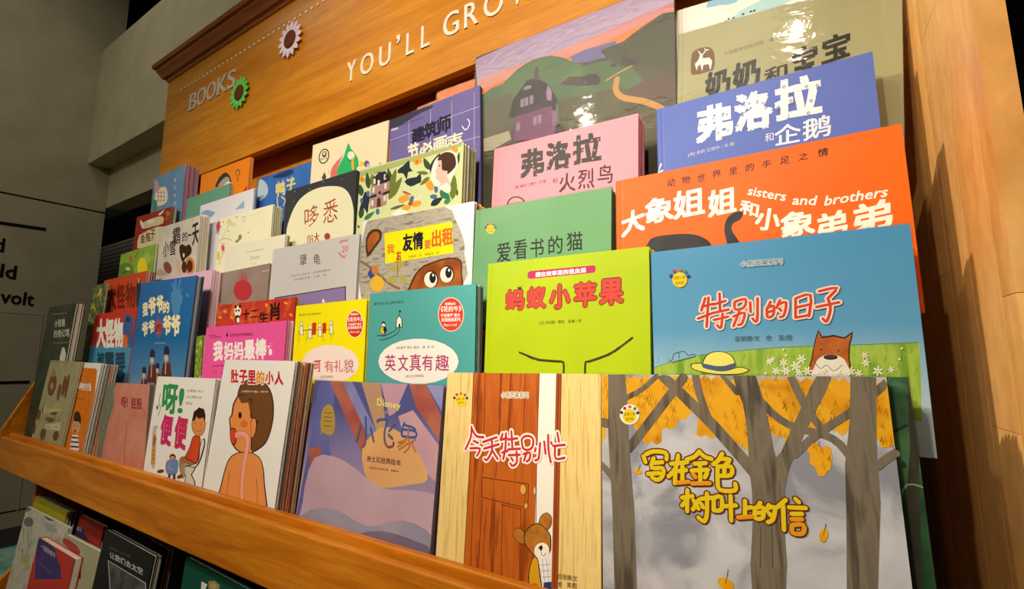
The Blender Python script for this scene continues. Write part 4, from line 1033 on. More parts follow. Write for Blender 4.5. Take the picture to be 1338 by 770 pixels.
def art(a):
    a.c = (840, 270, 3.208)
    a.rect(0, 0, 1, 1, grad([(0, 'b4ccd8'), (.28, 'b0cad8'), (.42, '8fb8d2'), (.62, '5c9cc8'), (1, '4f95c6')], .0, .26, rough=.32, nz=.035, nscale=14))
    Gr = wash('8fb43a', '6f9c2c', 22, stretch=(3, 1, .6), c3='a4c050')
    a.poly([(30, 800), (30, 680), (110, 655), (250, 622), (400, 605), (600, 590), (850, 582), (1100, 572), (1160, 570), (1170, 900)], Gr)
    a.line([(45, 678), (110, 655), (250, 622), (400, 605), (600, 590), (850, 582), (1155, 570)], 2, '4a6a2c', 3, cap=False)
    rnd = random.Random(4)
    a.layer += 1; a.hold = True
    for i in range(160):
        x = rnd.uniform(60, 1150); y = rnd.uniform(650 - x * .03, 760); a.line([(x, y), (x + rnd.uniform(-4, 6), y - rnd.uniform(12, 26))], 1.6, rnd.choice(['5f8a24', '557f22', 'a8c45a']), cap=False)
    a.hold = False
    # car outline
    a.line([(112, 650), (125, 640), (130, 618), (165, 608), (180, 612), (190, 625), (215, 618), (218, 630), (180, 640), (125, 655)], 2.4, '3a4438', 2); a.line([(150, 612), (152, 636)], 2, '3a4438')
    # straw hat
    a.poly([(200, 662), (230, 655), (260, 660), (330, 690), (400, 672), (440, 680), (445, 690), (400, 705), (300, 705), (215, 685)], '3a3c1c', 3)
    a.poly([(205, 664), (232, 659), (260, 664), (330, 692), (400, 676), (436, 682), (438, 690), (398, 701), (302, 701), (218, 683)], 'e0da62', 3)
    a.poly([(250, 670), (260, 630), (290, 610), (335, 608), (372, 625), (388, 665), (340, 690), (290, 686)], '3a3c1c', 3); a.poly([(254, 668), (264, 632), (292, 613), (335, 611), (369, 627), (384, 663), (340, 686), (290, 682)], 'e6e070', 3)
    a.poly([(252, 658), (300, 668), (345, 668), (386, 656), (388, 672), (340, 690), (290, 686), (252, 675)], '4a5c84', 2)
    # fox-coloured dog
    K = '2c1a12'; O = wash('b8662c', 'a35220', 50)
    a.poly([(718, 575), (735, 518), (752, 545), (800, 538), (845, 548), (880, 525), (868, 580), (866, 640), (862, 720), (702, 720), (706, 640)], K, 2)
    a.poly([(722, 575), (737, 526), (750, 552), (800, 545), (846, 555), (874, 534), (863, 580), (861, 640), (856, 715), (708, 715), (711, 640)], O, 2)
    a.poly([(735, 640), (770, 622), (815, 625), (850, 650), (860, 720), (712, 720), (720, 670)], 'e2ddd2', 3); a.ell(787, 632, 30, 11, K); a.ell(787, 630, 24, 7, '4a3a34')
    a.ell(748, 600, 3, 5, K); a.ell(820, 604, 3, 5, K); a.line([(722, 655), (745, 680), (770, 665), (800, 690), (835, 665)], 2, K, 3)
    # daisies
    for x, y, s in ((530, 650, 14), (560, 690, 16), (590, 655, 16), (600, 690, 18), (640, 670, 20), (665, 640, 18), (690, 690, 18), (735, 700, 16), (870, 690, 18), (905, 700, 16), (930, 625, 14), (935, 655, 16), (985, 690, 20), (1040, 685, 14), (545, 640, 10), (655, 700, 16), (820, 700, 14), (760, 690, 12)):
        for k in range(6):
            q = k * 1.047 + x; a.ell(x + s * .62 * math.cos(q), y + s * .62 * math.sin(q), s * .55, s * .2, 'ece9dc', math.degrees(q), 8)
        a.ell(x, y, s * .2, s * .2, 'b8a84a', n=8)
    for x, y in ((590, 600), (600, 625), (1085, 595), (1075, 640), (515, 700), (520, 720)): a.ell(x, y, 5, 5, 'e4e8d4', n=8)
    paw(a, 155, 308, 31, False)
    a.text('小熊芒果系列', 410, 255, 585, 243, 24, '2c3c4c', halo=(.12, 'b8ccd8'), part='series_text', res=1)
    a.text('吕丽娜/文　俞　寅/图', 387, 565, 625, 560, 22, '3c5468', part='author_text', res=1)
    S = [[(262, 385), (246, 436)], [(248, 420), (298, 408)], [(276, 382), (268, 505)], [(232, 470), (298, 445)], [(322, 365), (324, 440)], [(295, 412), (347, 396)], [(290, 448), (360, 432)], [(298, 476), (357, 462)], [(335, 450), (328, 508), (312, 498)],
         [(385, 400), (388, 432), (425, 422), (430, 388), (385, 400)], [(380, 462), (426, 446), (416, 490), (400, 497)], [(405, 440), (380, 502)], [(450, 402), (452, 442)], [(481, 385), (479, 480), (460, 470)],
         [(535, 400), (525, 422)], [(520, 427), (522, 464), (546, 456), (548, 416), (520, 427)], [(523, 444), (545, 437)], [(575, 393), (560, 425)], [(568, 412), (600, 402), (592, 455), (575, 464)], [(572, 428), (579, 437)],
         [(640, 386), (640, 466)], [(640, 386), (702, 372), (696, 460)], [(643, 424), (695, 412)], [(641, 466), (695, 456)],
         [(738, 356), (812, 342), (775, 386)], [(775, 386), (786, 430), (770, 482), (754, 470)], [(727, 422), (822, 402)]]
    a.strokes(S, 10, 'c03a2c', (7, 'f0d4c4'))
book('sky blue picture book', (851, 330), (1189, 292), .690, 2, ink('4b88b4', .3), art, lean=2, n=2, depth=.024, back=['6f9ab0', '7fa63a'],
     label='sky blue cover with straw hat, red-brown dog and daisies, second ledge', ref='sky blue dog cover', group=G2, wrap=True)

# ---- middle ledges ---------------------------------------------------
book('mottled green picture book', (122, 374), (139, 369.5), .720, 2, wash('6f8a4a', 'c2bf4a', 24, c3='39443a'), None, lean=2, depth=.010,
     label='mottled green and yellow cover half hidden left of the red characters cover', group=G2)
def art(a):
    a.c = (100, 340, 5.13)
    a.chars('大怪物', [(208, 175, 265, 330), (270, 168, 325, 325), (330, 158, 395, 318)], '7c2218', bold=.04)
    a.poly([(405, 130), (420, 110), (432, 160), (425, 250), (405, 330), (400, 240)], '2c3444', 2); a.ell(416, 135, 9, 22, 'b98a6a')
book('brick red picture book', (136, 367), (191, 354), .755, 3, ink('c94a26', .4), art, lean=1.5, n=3, end=204, back=['e8b8b4', '8a2a2c', '6a3a3c'],
     label='brick red cover with dark red characters behind the red and blue book', ref='brick red cover', group=G3)
def art(a):
    pass
book('lilac pink picture book', (212, 364), (278, 352), .755, 3, ink('e0b4d4', .45), None, lean=1.5, n=2, end=290, back=['e2a8c4', 'ecc4d8'],
     label='plain lilac pink cover behind the blue splash book, middle ledge', ref='plain lilac cover', group=G3)
def art(a):
    a.c = (250, 330, 4.53)
    R = 'b8343c'
    a.ell(305, 225, 55, 62, R)
    for x, y, q in ((262, 165, -110), (285, 140, -100), (300, 108, -95), (322, 108, -85), (340, 130, -75), (255, 200, -150)): a.line([(305, 215), (x, y)], 22, R, taper=True)
    a.line([(475, 130), (460, 170), (478, 240)], 18, 'a83c40', 3); a.text('火龙果', 420, 116, 474, 108, 10, 'e8e0dc', res=1, part='author_text')
    a.poly([(165, 120), (185, 115), (175, 300), (150, 300)], '6f5c58')
book('taupe picture book', (289, 357), (353, 344), .758, 3, wash('8d7a74', '9c8a84', 8), art, lean=1.5, n=1, depth=.02, back=['7a6a64'],
     label='taupe cover with crimson spiky fruit behind the orange zodiac book', ref='taupe spiky-fruit cover', group=G3)
def art(a):
    a.c = (250, 330, 4.53)
    a.rect(0, 0, 1, 1, wash('c9442a', 'd8702c', 16, c3='b8302c'))
    K = '241410'
    a.text('十', 305, 400, 345, 395, 62, K, bold=.05, wob=.05); a.text('二', 348, 388, 396, 382, 42, K, bold=.05, wob=.05); a.text('生', 402, 420, 455, 416, 65, K, bold=.05, wob=.05); a.text('肖', 468, 402, 525, 398, 100, K, bold=.05, wob=.03)
    a.ell(274, 348, 20, 32, 'ece6dc'); a.ell(262, 322, 7, 10, K); a.ell(288, 320, 7, 10, K); a.ell(266, 345, 5, 8, K); a.ell(282, 344, 5, 8, K); a.ell(274, 395, 15, 24, K); a.ell(277, 400, 9, 16, 'ece6dc')
    for x, y in ((170, 385), (200, 350), (240, 385), (445, 312), (560, 300), (590, 370)): a.ell(x, y, 12, 8, 'e39a34', x)
    a.line([(165, 330), (230, 322)], 3, '5a2014', cap=False)
book('orange red picture book', (284, 399), (386, 388), .722, 2, ink('b4442c', .4), art, lean=1, n=1, depth=.013, back=['c8a04a'],
     label='orange-red cover with panda and black brush characters above the hot pink book', ref='panda cover', group=G2)
def art(a):
    a.c = (340, 150, 3.08)
    a.text('犟', 160, 610, 187, 606, 45, '2c2c2c'); a.text('龟', 214, 606, 242, 600, 42, '2c2c2c')
    a.text('(德)米切尔·恩德 著　(德)曼弗雷德 绘', 122, 655, 282, 630, 9, '7a7a7a', res=1, part='author_text'); a.text('(德)雷欧波德　何珊　译', 135, 670, 265, 650, 9, '7a7a7a', res=1, part='author_text')
    a.text('20', 328, 556, 354, 551, 26, 'c84a4a', part='badge_text'); R = 'cf7a78'
    for k in range(14):
        q = math.radians(150 - k * 9.5 + (0 if k < 7 else -160)); a.ell(341 + 26 * math.cos(q), 540 + 34 * math.sin(q), 3.5, 6, R, math.degrees(q), 8)
    a.line([(322, 508), (360, 500)], 2, R, cap=False); a.line([(328, 568), (352, 565)], 2, R, cap=False)
    a.poly([(58, 736), (345, 690), (345, 800), (56, 800)], '3a3450'); a.poly([(60, 740), (341, 694), (341, 800), (58, 800)], '8a7aae'); a.poly([(248, 755), (252, 738), (262, 756)], 'f0ecf2')
book('pale grey picture book', (357, 326), (470, 305), .756, 3, ink('c6c6ca', .42), art, lean=1, n=2, depth=.025, back=['9aa0a0', '5f6464'],
     label='pale grey cover with small black title and red wreath numeral 20', ref='pale grey wreath cover', group=G3, dz=0)
def art(a):
    a.c = (340, 150, 3.08)
    Gy = wash('a19c92', '7f7a70', 30, stretch=(1, 1, 5), c3='b4aea2')
    a.rect(0, 0, 1, 1, 'e6e6ec')
    a.poly([(425, 440), (500, 402), (735, 366), (785, 420), (818, 500), (822, 560), (800, 720), (410, 760)], Gy, 2)
    O = wash('b4682c', '8a4418', 20)
    a.poly([(425, 500), (450, 462), (485, 465), (488, 500), (460, 540), (430, 575)], '4a3020', 2); a.poly([(432, 505), (455, 472), (478, 475), (478, 500), (455, 530), (435, 555)], O, 2)
    a.poly([(600, 690), (640, 620), (700, 590), (760, 575), (808, 585), (812, 640), (800, 720), (600, 740)], '5a3014', 3); a.poly([(608, 690), (645, 625), (702, 597), (760, 582), (803, 592), (806, 640), (795, 720), (605, 740)], O, 3)
    for x, y in ((688, 662), (752, 642)): a.ell(x, y, 30, 36, '4a2c14'); a.ell(x - 2, y + 2, 26, 32, 'ece8e0'); a.ell(x + 6, y - 6, 13, 22, '241a14'); a.ell(x + 8, y - 16, 4, 6, 'f4f0ea')
    a.poly([(500, 478), (772, 430), (778, 556), (504, 600)], 'f2e40e')
    a.text('我', 510, 560, 540, 556, 36, 'c8702a', bold=.03); a.text('有', 548, 608, 568, 606, 60, 'b0442c', bold=.02); a.text('友情', 575, 550, 655, 538, 66, '1c1a2c', bold=.05); a.text('要', 662, 542, 686, 538, 34, 'c8702a', bold=.04); a.text('出租', 692, 534, 775, 520, 66, 'cf6a1e', bold=.05)
    a.text('方素珍 / 文　郝洛玟 / 图', 596, 578, 720, 560, 10, '5a5418', res=1, part='author_text')
    a.line([(405, 590), (450, 620), (520, 680), (560, 700)], 10, '8a6a40', 4); a.poly([(432, 640), (448, 610), (462, 650), (455, 680)], '3a4a8c', 1); a.ell(470, 680, 28, 32, 'e0b43a'); a.ell(462, 625, 14, 18, 'c97a3c')
    for x, y in ((540, 620), (575, 660), (530, 665), (560, 600)): a.ell(x, y, 22, 10, 'a9a84a', x)
    a.line([(556, 560), (552, 650)], 4, 'a84a34')
book('ape picture book', (474, 290), (620, 263), .757, 3, ink('d8d8dc', .42), art, lean=0, n=3, end=634, back=['5c5c48', 'e0c83a', 'e0b45a'],
     label='cover with big-eyed grey ape and yellow title block, middle ledge', ref='grey ape cover', group=G3)
def art(a):
    a.c = (620, 230, 2.852)
    a.chars('爱看书的猫', [(84, 252, 134, 322), (146, 240, 196, 312), (208, 236, 258, 304), (276, 226, 328, 292), (344, 212, 402, 280)], '1c2420', k=-.08, bold=.012)
    a.c = (620, 230, 2.852); paw(a, 60, 200, 16, False)
    rnd = random.Random(2)
book('sage green picture book', (622, 275), (799, 244), .750, 3, wash('6fa878', '649c6e', 5), art, lean=2, n=2, depth=.026, back=['5c5844', '74705a'],
     label='sage green cover with black characters and small paw badge, middle ledge', ref='sage green cover', group=G3, wrap=True)
def art(a):
    a.c = (790, 40, 2.655)
    a.chars('动物世界里的手足之情', [(218, 516, 244, 544), (268, 508, 296, 534), (322, 500, 348, 526), (374, 488, 404, 512), (432, 478, 460, 502), (490, 464, 518, 490), (546, 454, 578, 478), (610, 440, 640, 466), (674, 428, 706, 452), (740, 412, 776, 440)], '3a1008', k=-.2, bold=.02, part='subtitle', res=1)
    W_ = 'f2e9e2'
    a.text('大', 60, 718, 138, 690, 78, W_, bold=.042); a.text('象', 142, 672, 238, 655, 82, W_, bold=.042); a.text('姐', 242, 655, 345, 635, 92, W_, bold=.042); a.text('姐', 362, 648, 455, 628, 88, W_, bold=.042)
    a.text('和', 468, 632, 530, 650, 46, W_, bold=.042, lean=6); a.text('小', 520, 688, 602, 696, 72, W_, bold=.042, lean=12); a.text('象', 612, 722, 728, 704, 84, W_, bold=.042)
    a.text('弟', 735, 735, 840, 714, 92, W_, bold=.042); a.text('弟', 858, 712, 996, 684, 100, W_, bold=.042)
    a.text('sisters', 495, 570, 625, 592, 28, W_, bold=.03, lean=8, part='subtitle'); a.text('and', 650, 604, 730, 606, 32, W_, bold=.03, lean=8, part='subtitle'); a.text('brothers', 762, 608, 978, 576, 34, W_, bold=.03, lean=8, part='subtitle')
    K = wash('2c2e34', '1c1e22', 30)
    a.poly([(150, 740), (170, 718), (230, 708), (300, 706), (345, 720), (370, 745), (370, 800), (130, 800)], K, 3)
    a.poly([(460, 628), (480, 632), (470, 655), (445, 670), (442, 695), (465, 730), (480, 770), (440, 770), (420, 720), (416, 680), (430, 645)], K, 3)
book('orange picture book', (805, 237), (1178, 161.5), .755, 3, wash('e4650c', 'dc5c08', 8), art, lean=3, n=3, depth=.034, back=['e06a24', 'd8dadb', '4c4f8a'],
     label='large orange cover with white characters and dark elephant trunk, middle ledge', ref='orange elephant trunk cover', group=G3)

# ---- upper ledge ---------------------------------------------------
def art(a):
    a.c = (150, 250, 6.41)
    a.rect(0, 0, 1, 1, wash('93b84c', 'a9c45c', 12, c3='7fa83e'))
    a.ell(230, 640, 42, 85, 'e8dc28'); a.ell(135, 570, 16, 30, 'a87a3a'); a.line([(200, 500), (165, 560)], 8, '4a6a2c'); a.poly([(40, 620), (120, 600), (160, 660), (150, 720), (30, 720)], '5f8a34', 2); a.line([(60, 690), (110, 660)], 10, '3c5a24')
    a.ell(110, 650, 20, 14, 'd8d890')
book('leaf green picture book', (158, 333), (203, 318.5), .800, 4, ink('8fb04a', .4), art, lean=1, depth=.012, Hmax=.30,
     label='leaf green cover with yellow blob shape, left on the upper ledge', group=G4, spine='c9c46a')
def art(a):
    a.c = (170, 270, 7.7)
    a.rect(0, 0, 1, 1, wash('9c2c22', '8a241c', 12))
    a.poly([(75, 350), (90, 290), (180, 240), (270, 205), (330, 200), (330, 420), (70, 420)], 'd6cfa8', 1); a.poly([(110, 180), (150, 150), (250, 110), (330, 100), (330, 170), (230, 200), (130, 225)], 'cfc49c', 2)
    a.ell(120, 180, 14, 45, 'e4dcc8', -20); a.poly([(280, 80), (350, 25), (330, 60), (300, 90)], 'e4dcc8', 1); a.ell(238, 155, 8, 8, '3a1c14'); a.ell(380, 70, 22, 26, 'b0742c'); a.ell(370, 120, 20, 16, '7f6a2c'); a.ell(210, 150, 40, 22, 'e4dcc8', -15)
    a.chars('金瓶子', [(105, 280, 150, 365), (158, 265, 205, 350), (205, 232, 252, 322)], '6b3a24', bold=.03); a.line([(140, 360), (250, 330)], 4, '8a5a34', cap=False)
book('red picture book', (179, 284), (224, 270), .850, 4, ink('982a20', .4), art, lean=1, n=3, depth=.026, back=['6a2c20', 'd8d2c0', '5a4a34'],
     label='dark red cover with cream rabbit drawing, far left of the upper ledge', ref='dark red rabbit cover', group=G4)
def art(a):
    a.c = (170, 270, 7.7)
    a.rect(0, 0, 1, 1, wash('d6d2c8', 'c4c0b6', 10))
    K = '2c2420'
    a.text('小', 332, 520, 388, 480, 150, K, bold=.02, wob=.03); a.text('雪', 398, 500, 458, 480, 140, K, bold=.02, wob=.03); a.text('霸', 430, 395, 505, 370, 165, K, bold=.02, wob=.03); a.text('的', 525, 355, 575, 342, 95, K, bold=.02, wob=.03); a.text('一', 582, 300, 618, 292, 16, K, bold=.05); a.text('天', 625, 395, 690, 365, 205, K, bold=.03, wob=.04)
    a.poly([(495, 400), (530, 380), (560, 400), (590, 378), (620, 420), (610, 480), (560, 520), (530, 560), (505, 500)], '3a2018', 2); a.ell(600, 600, 50, 90, 'c98a4a'); a.ell(600, 600, 30, 62, '5a2818'); a.ell(545, 610, 26, 60, '4a2418')
    a.ell(378, 615, 38, 62, '8a4a44', -20); a.poly([(300, 620), (380, 680), (300, 700), (250, 680)], 'b0a49a', 1); a.ell(485, 600, 26, 70, 'd8b4a4', -15); a.ell(540, 490, 10, 22, 'e4d4c4')
    a.line([(660, 420), (680, 520), (660, 620)], 3, '9a948a', 3)
book('warm grey picture book', (206, 299), (262, 281), .812, 4, ink('d2cec4', .42), art, lean=0, n=3, depth=.034, back=['e4dfcc', 'cfc4a0', 'dcd8c8'],
     label='warm grey cover with black brush characters and brown animals', ref='grey brush-writing cover', group=G4)
def art(a):
    a.c = (270, 240, 7.0)
    a.rect(0, 0, 1, 1, 'e6e6d4')
    a.text('大人也需要童话', 358, 640, 520, 605, 14, '8a8468', res=1, part='subtitle'); a.text('Disney', 400, 712, 485, 690, 42, 'b08a4a', part='publisher_text', wob=.02); a.text('迪士尼', 415, 738, 455, 732, 10, 'b08a4a', res=1, part='publisher_text')
book('ivory picture book', (296, 322), (373, 306), .788, 3, ink('e4e4d2', .42), art, lean=1, n=1, depth=.016, back=['8a8468'],
     label='ivory cover with tiny gold lettering above the taupe fruit book', ref='ivory gold-lettered cover', group=G4)
def art(a):
    a.c = (270, 240, 7.0)
    a.rect(0, 0, 1, 1, 'eeeed2')
    Ln = '4a5a34'
    a.line([(90, 545), (160, 500), (230, 520)], 4, '5a6a4a', 3); a.line([(150, 500), (180, 410), (225, 370)], 3, Ln, 3); a.poly([(205, 310), (235, 355), (265, 365), (255, 395), (210, 375), (185, 370)], 'ded89a', 2)
    a.line([(330, 350), (350, 335), (345, 305), (325, 310), (330, 330)], 4, '6a6a4a', 3)
    R = 'd84a6c'
    for x, y in ((112, 395), (150, 590)):
        for k in range(9): q = k * .7; a.line([(x, y), (x + 26 * math.cos(q), y + 58 * math.sin(q))], 16, R, taper=True)
    a.line([(88, 350), (90, 440)], 5, '5a1c34'); a.ell(280, 525, 22, 12, '8a9464', -35); a.ell(305, 490, 16, 26, '8a9464', 10)
    for x, y in ((152, 352), (197, 432), (383, 446), (276, 308)): a.ell(x, y, 4, 9, '6a3a4a', 30, 8)
    a.ell(105, 660, 16, 40, 'e0d03c'); a.line([(150, 640), (110, 740)], 6, '6a8a3a'); a.line([(360, 300), (520, 265), (530, 450)], 1.6, 'c9c4a0', cap=False)
book('cream picture book', (288, 286), (357, 267), .828, 4, ink('eceed0', .42), art, lean=.3, n=4, depth=.034, back=['dfe0b8', 'cfcfa0', 'e4e4c4', 'c8c89a'],
     label='cream cover with red flowers and twigs, left half of the upper ledge', ref='cream red-flower cover', group=G4)
def art(a):
    a.c = (340, 150, 3.08)
    a.rect(0, 0, 1, 1, wash('3c3f44', '34373c', 20))
    a.poly([(105, 510), (118, 420), (160, 340), (230, 296), (310, 288), (352, 310), (372, 360), (376, 420), (366, 520), (300, 700), (130, 700)], 'eae9c8', 4)
    a.text('哆', 178, 458, 236, 440, 82, 'a84438', bold=.0, wob=.03); a.text('悉', 254, 440, 312, 425, 88, 'a84438', bold=.0, wob=.03); a.text('哒', 190, 530, 240, 520, 46, 'a84438', wob=.03); a.ell(270, 490, 12, 14, 'a84438')
    for x, y in ((135, 350), (200, 300), (112, 440), (255, 270), (330, 260), (140, 310)): a.ell(x, y, 1.6, 2, 'c9c9c4', n=6)
book('charcoal picture book', (374, 250), (466, 221.6), .822, 4, ink('393c41', .4), art, lean=0.5, n=1, depth=.014, back=['2c2e32'],
     label='charcoal cover with big cream oval and thin red characters', ref='charcoal cream-oval cover', group=G4)
def art(a):
    a.c = (460, 180, 6.417)
    a.rect(0, 0, 1, 1, 'd2dfa8')
    K = '25323f'; DG = '3c5230'; OG = '6c7c34'
    a.poly([(60, 285), (920, 40), (920, 70), (600, 170), (300, 270), (60, 330)], 'a9b878')
    def leaf(x0, y0, x1, y1, w_, c):
        dx, dy = x1 - x0, y1 - y0; L = math.hypot(dx, dy); nx, ny = -dy / L * w_, dx / L * w_
        a.poly([(x0, y0), (x0 + dx * .3 + nx, y0 + dy * .3 + ny), (x0 + dx * .65 + nx * .8, y0 + dy * .65 + ny * .8), (x1, y1), (x0 + dx * .65 - nx * .8, y0 + dy * .65 - ny * .8), (x0 + dx * .3 - nx, y0 + dy * .3 - ny)], c, 2)
    for q in ((140, 430, 125, 290, 22, DG), (170, 400, 165, 300, 16, OG), (330, 380, 300, 255, 20, DG), (310, 470, 370, 260, 28, OG), (305, 520, 420, 330, 30, OG), (80, 490, 65, 390, 24, DG), (70, 680, 90, 560, 22, DG), (100, 690, 190, 620, 18, '3c7a5c'),
              (650, 270, 600, 170, 24, DG), (660, 300, 740, 130, 34, K), (640, 300, 540, 290, 16, OG), (650, 330, 570, 400, 18, OG), (840, 520, 860, 310, 32, OG), (880, 230, 900, 120, 14, DG), (740, 440, 820, 520, 34, '2f7a5e'), (660, 570, 760, 500, 26, K), (770, 550, 830, 520, 20, '3a8a62'), (880, 490, 885, 430, 8, DG), (60, 760, 50, 730, 8, DG), (110, 760, 90, 730, 8, DG)): leaf(*q)
    a.poly([(440, 370), (480, 340), (540, 330), (575, 300), (580, 370), (550, 385), (490, 410)], K, 2); a.poly([(385, 270), (430, 235), (480, 190), (485, 250), (510, 280), (470, 290), (460, 355), (430, 300), (390, 300)], K, 2)
    a.poly([(60, 620), (80, 540), (110, 450), (150, 500), (140, 560), (130, 640), (100, 590)], K, 2)
    O = 'e5a23a'
    for x, y, rx, ry in ((85, 350, 22, 26), (540, 200, 26, 32), (565, 190, 20, 28), (655, 400, 32, 45), (860, 100, 28, 28), (420, 520, 32, 30), (450, 505, 32, 28), (540, 555, 44, 24), (455, 590, 40, 22)): a.ell(x, y, rx, ry, O, -20)
    a.ell(85, 350, 10, 14, 'b8801e'); a.ell(545, 200, 10, 16, 'b8801e')
    for x, y, rx, ry in ((705, 430, 16, 34), (685, 495, 30, 20), (215, 620, 16, 26), (135, 470, 14, 26), (80, 530, 12, 24)): a.ell(x, y, rx, ry, '4c6ea8')
    # house
    Pk = 'a98a86'
    a.poly([(155, 470), (160, 400), (195, 395), (300, 350), (318, 360), (312, 430), (290, 470), (290, 560), (245, 580), (150, 600)], Pk); a.poly([(175, 400), (180, 340), (225, 290), (280, 280), (318, 330), (318, 362), (240, 390)], '2e2a3a', 1)
    a.poly([(150, 490), (205, 470), (205, 495), (150, 510)], '2e2a3a'); a.poly([(255, 465), (315, 440), (312, 465), (258, 485)], '2e2a3a'); a.poly([(215, 470), (235, 440), (252, 478)], '4a3a44')
    for x, y in ((190, 368), (278, 330), (182, 440), (225, 380), (282, 408), (172, 550), (275, 510)): a.poly([(x - 10, y - 22), (x + 8, y - 26), (x + 8, y + 18), (x - 10, y + 24)], 'e8dcd6')
    a.poly([(208, 585), (210, 520), (225, 500), (240, 515), (242, 575)], '5a2420', 1)
    for x in (182, 280): a.poly([(x - 5, 340), (x + 2, 300), (x + 8, 335)], '2e2a3a')
    a.line([(190, 300), (228, 290), (228, 270)], 4, '2e2a3a')
    # lady in profile
    a.poly([(660, 320), (690, 200), (740, 150), (800, 110), (860, 120), (885, 180), (880, 250), (840, 330), (810, 400), (740, 410), (690, 400)], 'f0efe6', 3)
    a.poly([(725, 180), (760, 180), (790, 260), (800, 330), (830, 420), (730, 415), (745, 380), (710, 350), (702, 320), (712, 300), (695, 292), (716, 250)], 'e6c4b4', 2)
    a.poly([(718, 195), (735, 150), (790, 120), (850, 135), (872, 190), (865, 250), (800, 310), (800, 280), (755, 270), (752, 190)], '4a2a24', 2)
    a.poly([(735, 410), (770, 390), (800, 380), (830, 420), (810, 470), (740, 430)], 'e8ebe0', 2); a.line([(740, 232), (728, 236)], 4, '3a2a24'); a.ell(735, 235, 5, 8, '2c2c3c')
    # flying rabbit / bird figure
    a.poly([(330, 640), (400, 600), (460, 615), (470, 640), (400, 660)], 'f0efe4', 2); leaf(320, 602, 450, 560, 12, '6a6450'); leaf(420, 450, 500, 480, 10, 'b0604a'); a.ell(500, 520, 18, 34, '4c6ea8', 20); a.ell(490, 555, 20, 14, 'c4402c'); a.line([(520, 520), (560, 515), (590, 480)], 10, 'f0efe4', 3)
    a.ell(868, 510, 10, 14, 'eee8c8')
book('pale green picture book', (470.5, 222), (606, 186), .822, 4, ink('cfdba4', .42), art, lean=0, n=3, depth=.050, back=['e4ead8', '9aa074', 'b0b88c'],
     label='pale green cover with small manor house, leaves and dark-haired lady profile', ref='manor house cover', group=G4)
FLORA = [[(12, 0)]]
def flora(a, boxes, col, deco, k):
    a.chars('弗洛拉', boxes, col, k=k, bold=.06)
    rnd = random.Random(5)
    for x0, y0, x1, y1 in boxes:
        for _ in range(11):
            x, y = rnd.uniform(x0 + 6, x1 - 6), rnd.uniform(y0 + 8, y1 - 6); r_ = (x1 - x0) * .035
            a.line([(x - r_, y), (x, y - r_), (x + r_, y), (x, y + r_), (x - r_, y)], r_ * .5, deco, cap=False)
def art(a):
    a.c = (610, 0, 2.75)
    flora(a, [(195, 545, 275, 638), (288, 518, 372, 612), (384, 492, 480, 590)], '2c2c30', 'd8a0a8', -.14)
    a.text('和', 308, 660, 326, 657, 18, '3a2228'); a.chars('火烈鸟', [(332, 626, 390, 692), (400, 612, 458, 680), (470, 596, 524, 662)], '3a2228', k=-.1, bold=.015)
    a.text('[美] 莫莉·艾德尔 / 文·图', 172, 682, 284, 658, 13, '7a4c54', res=1, part='author_text')
    a.ell(178, 735, 34, 30, '4a3a3c'); a.ell(178, 735, 28, 24, 'e8909c'); a.text('获奖作品', 152, 742, 204, 734, 12, '4a3a3c', res=1, part='badge_text')
book('pink picture book', (646, 195), (834, 148), .825, 4, ink('ea8c9e', .42), art, lean=2, n=3, end=None, depth=.036, back=['ee9aac', 'c87a88', 'e88a9a'],
     label='salmon pink cover with black patterned characters, upper ledge', ref='salmon pink patterned cover', group=G4)
def art(a):
    a.c = (790, 40, 2.655)
    flora(a, [(322, 272, 440, 388), (455, 228, 578, 350), (596, 180, 748, 310)], 'e6e6ea', '54566a', -.16)
    a.text('和', 556, 388, 586, 382, 30, 'd8dcec'); a.text('企', 590, 400, 680, 384, 66, 'd8dcec', bold=.02); a.text('鹅', 688, 384, 784, 362, 72, 'd8dcec', bold=.02)
    a.text('[美] 莫莉·艾德尔 / 文·图', 290, 440, 450, 400, 14, 'c8cce0', res=1, part='author_text'); a.line([(180, 490), (196, 464)], 6, 'e6e6ea'); a.line([(188, 492), (202, 486)], 5, 'e6e6ea')
book('periwinkle picture book', (858, 143), (1140, 67), .830, 4, wash('566cbc', '4e64b4', 5), art, lean=2, n=1, depth=.022, back=['5a6eb4'],
     label='periwinkle blue cover with white patterned characters, upper ledge', ref='periwinkle patterned cover', group=G4)

# ---- top ledge ------------------------------------------------------
def art(a):
    a.c = (190, 180, 5.925)
    a.rect(0, 0, 1, 1, wash('5f8cb8', '6f98c0', 12))
    a.poly([(75, 440), (85, 400), (150, 380), (170, 420), (165, 500), (100, 530), (70, 500)], 'e6dcc8', 2); a.poly([(70, 320), (100, 340), (110, 400), (70, 440)], 'c89aa4', 1); a.poly([(55, 470), (90, 490), (90, 560), (55, 600)], '4a8a6c', 1); a.poly([(60, 580), (100, 560), (110, 640), (60, 660)], 'c08a9c')
    for x in (100, 122, 145):
        for y in (425, 455, 485): a.ell(x, y, 5, 9, '6a5a5a', n=6)
    for s, y in (('海', 345), ('边', 400), ('大', 465), ('街', 525)): a.text(s, 218, y, 240, y - 3, 32, 'd4dce4')
    a.poly([(296, 440), (315, 420), (330, 460), (300, 470)], 'e8dcd0'); a.poly([(310, 200), (316, 190), (330, 460), (300, 470)], 'e4e0dc')
book('sky blue picture book', (201, 234), (243, 214), .885, 5, ink('7896bc', .4), art, lean=0, n=2, depth=.055, back=['7a9cc8', '7a9cc8'],
     label='grey-blue cover with cream building, leftmost on the top ledge', ref='grey-blue building cover', group=G5, pages=ink('dd8fae', .6))
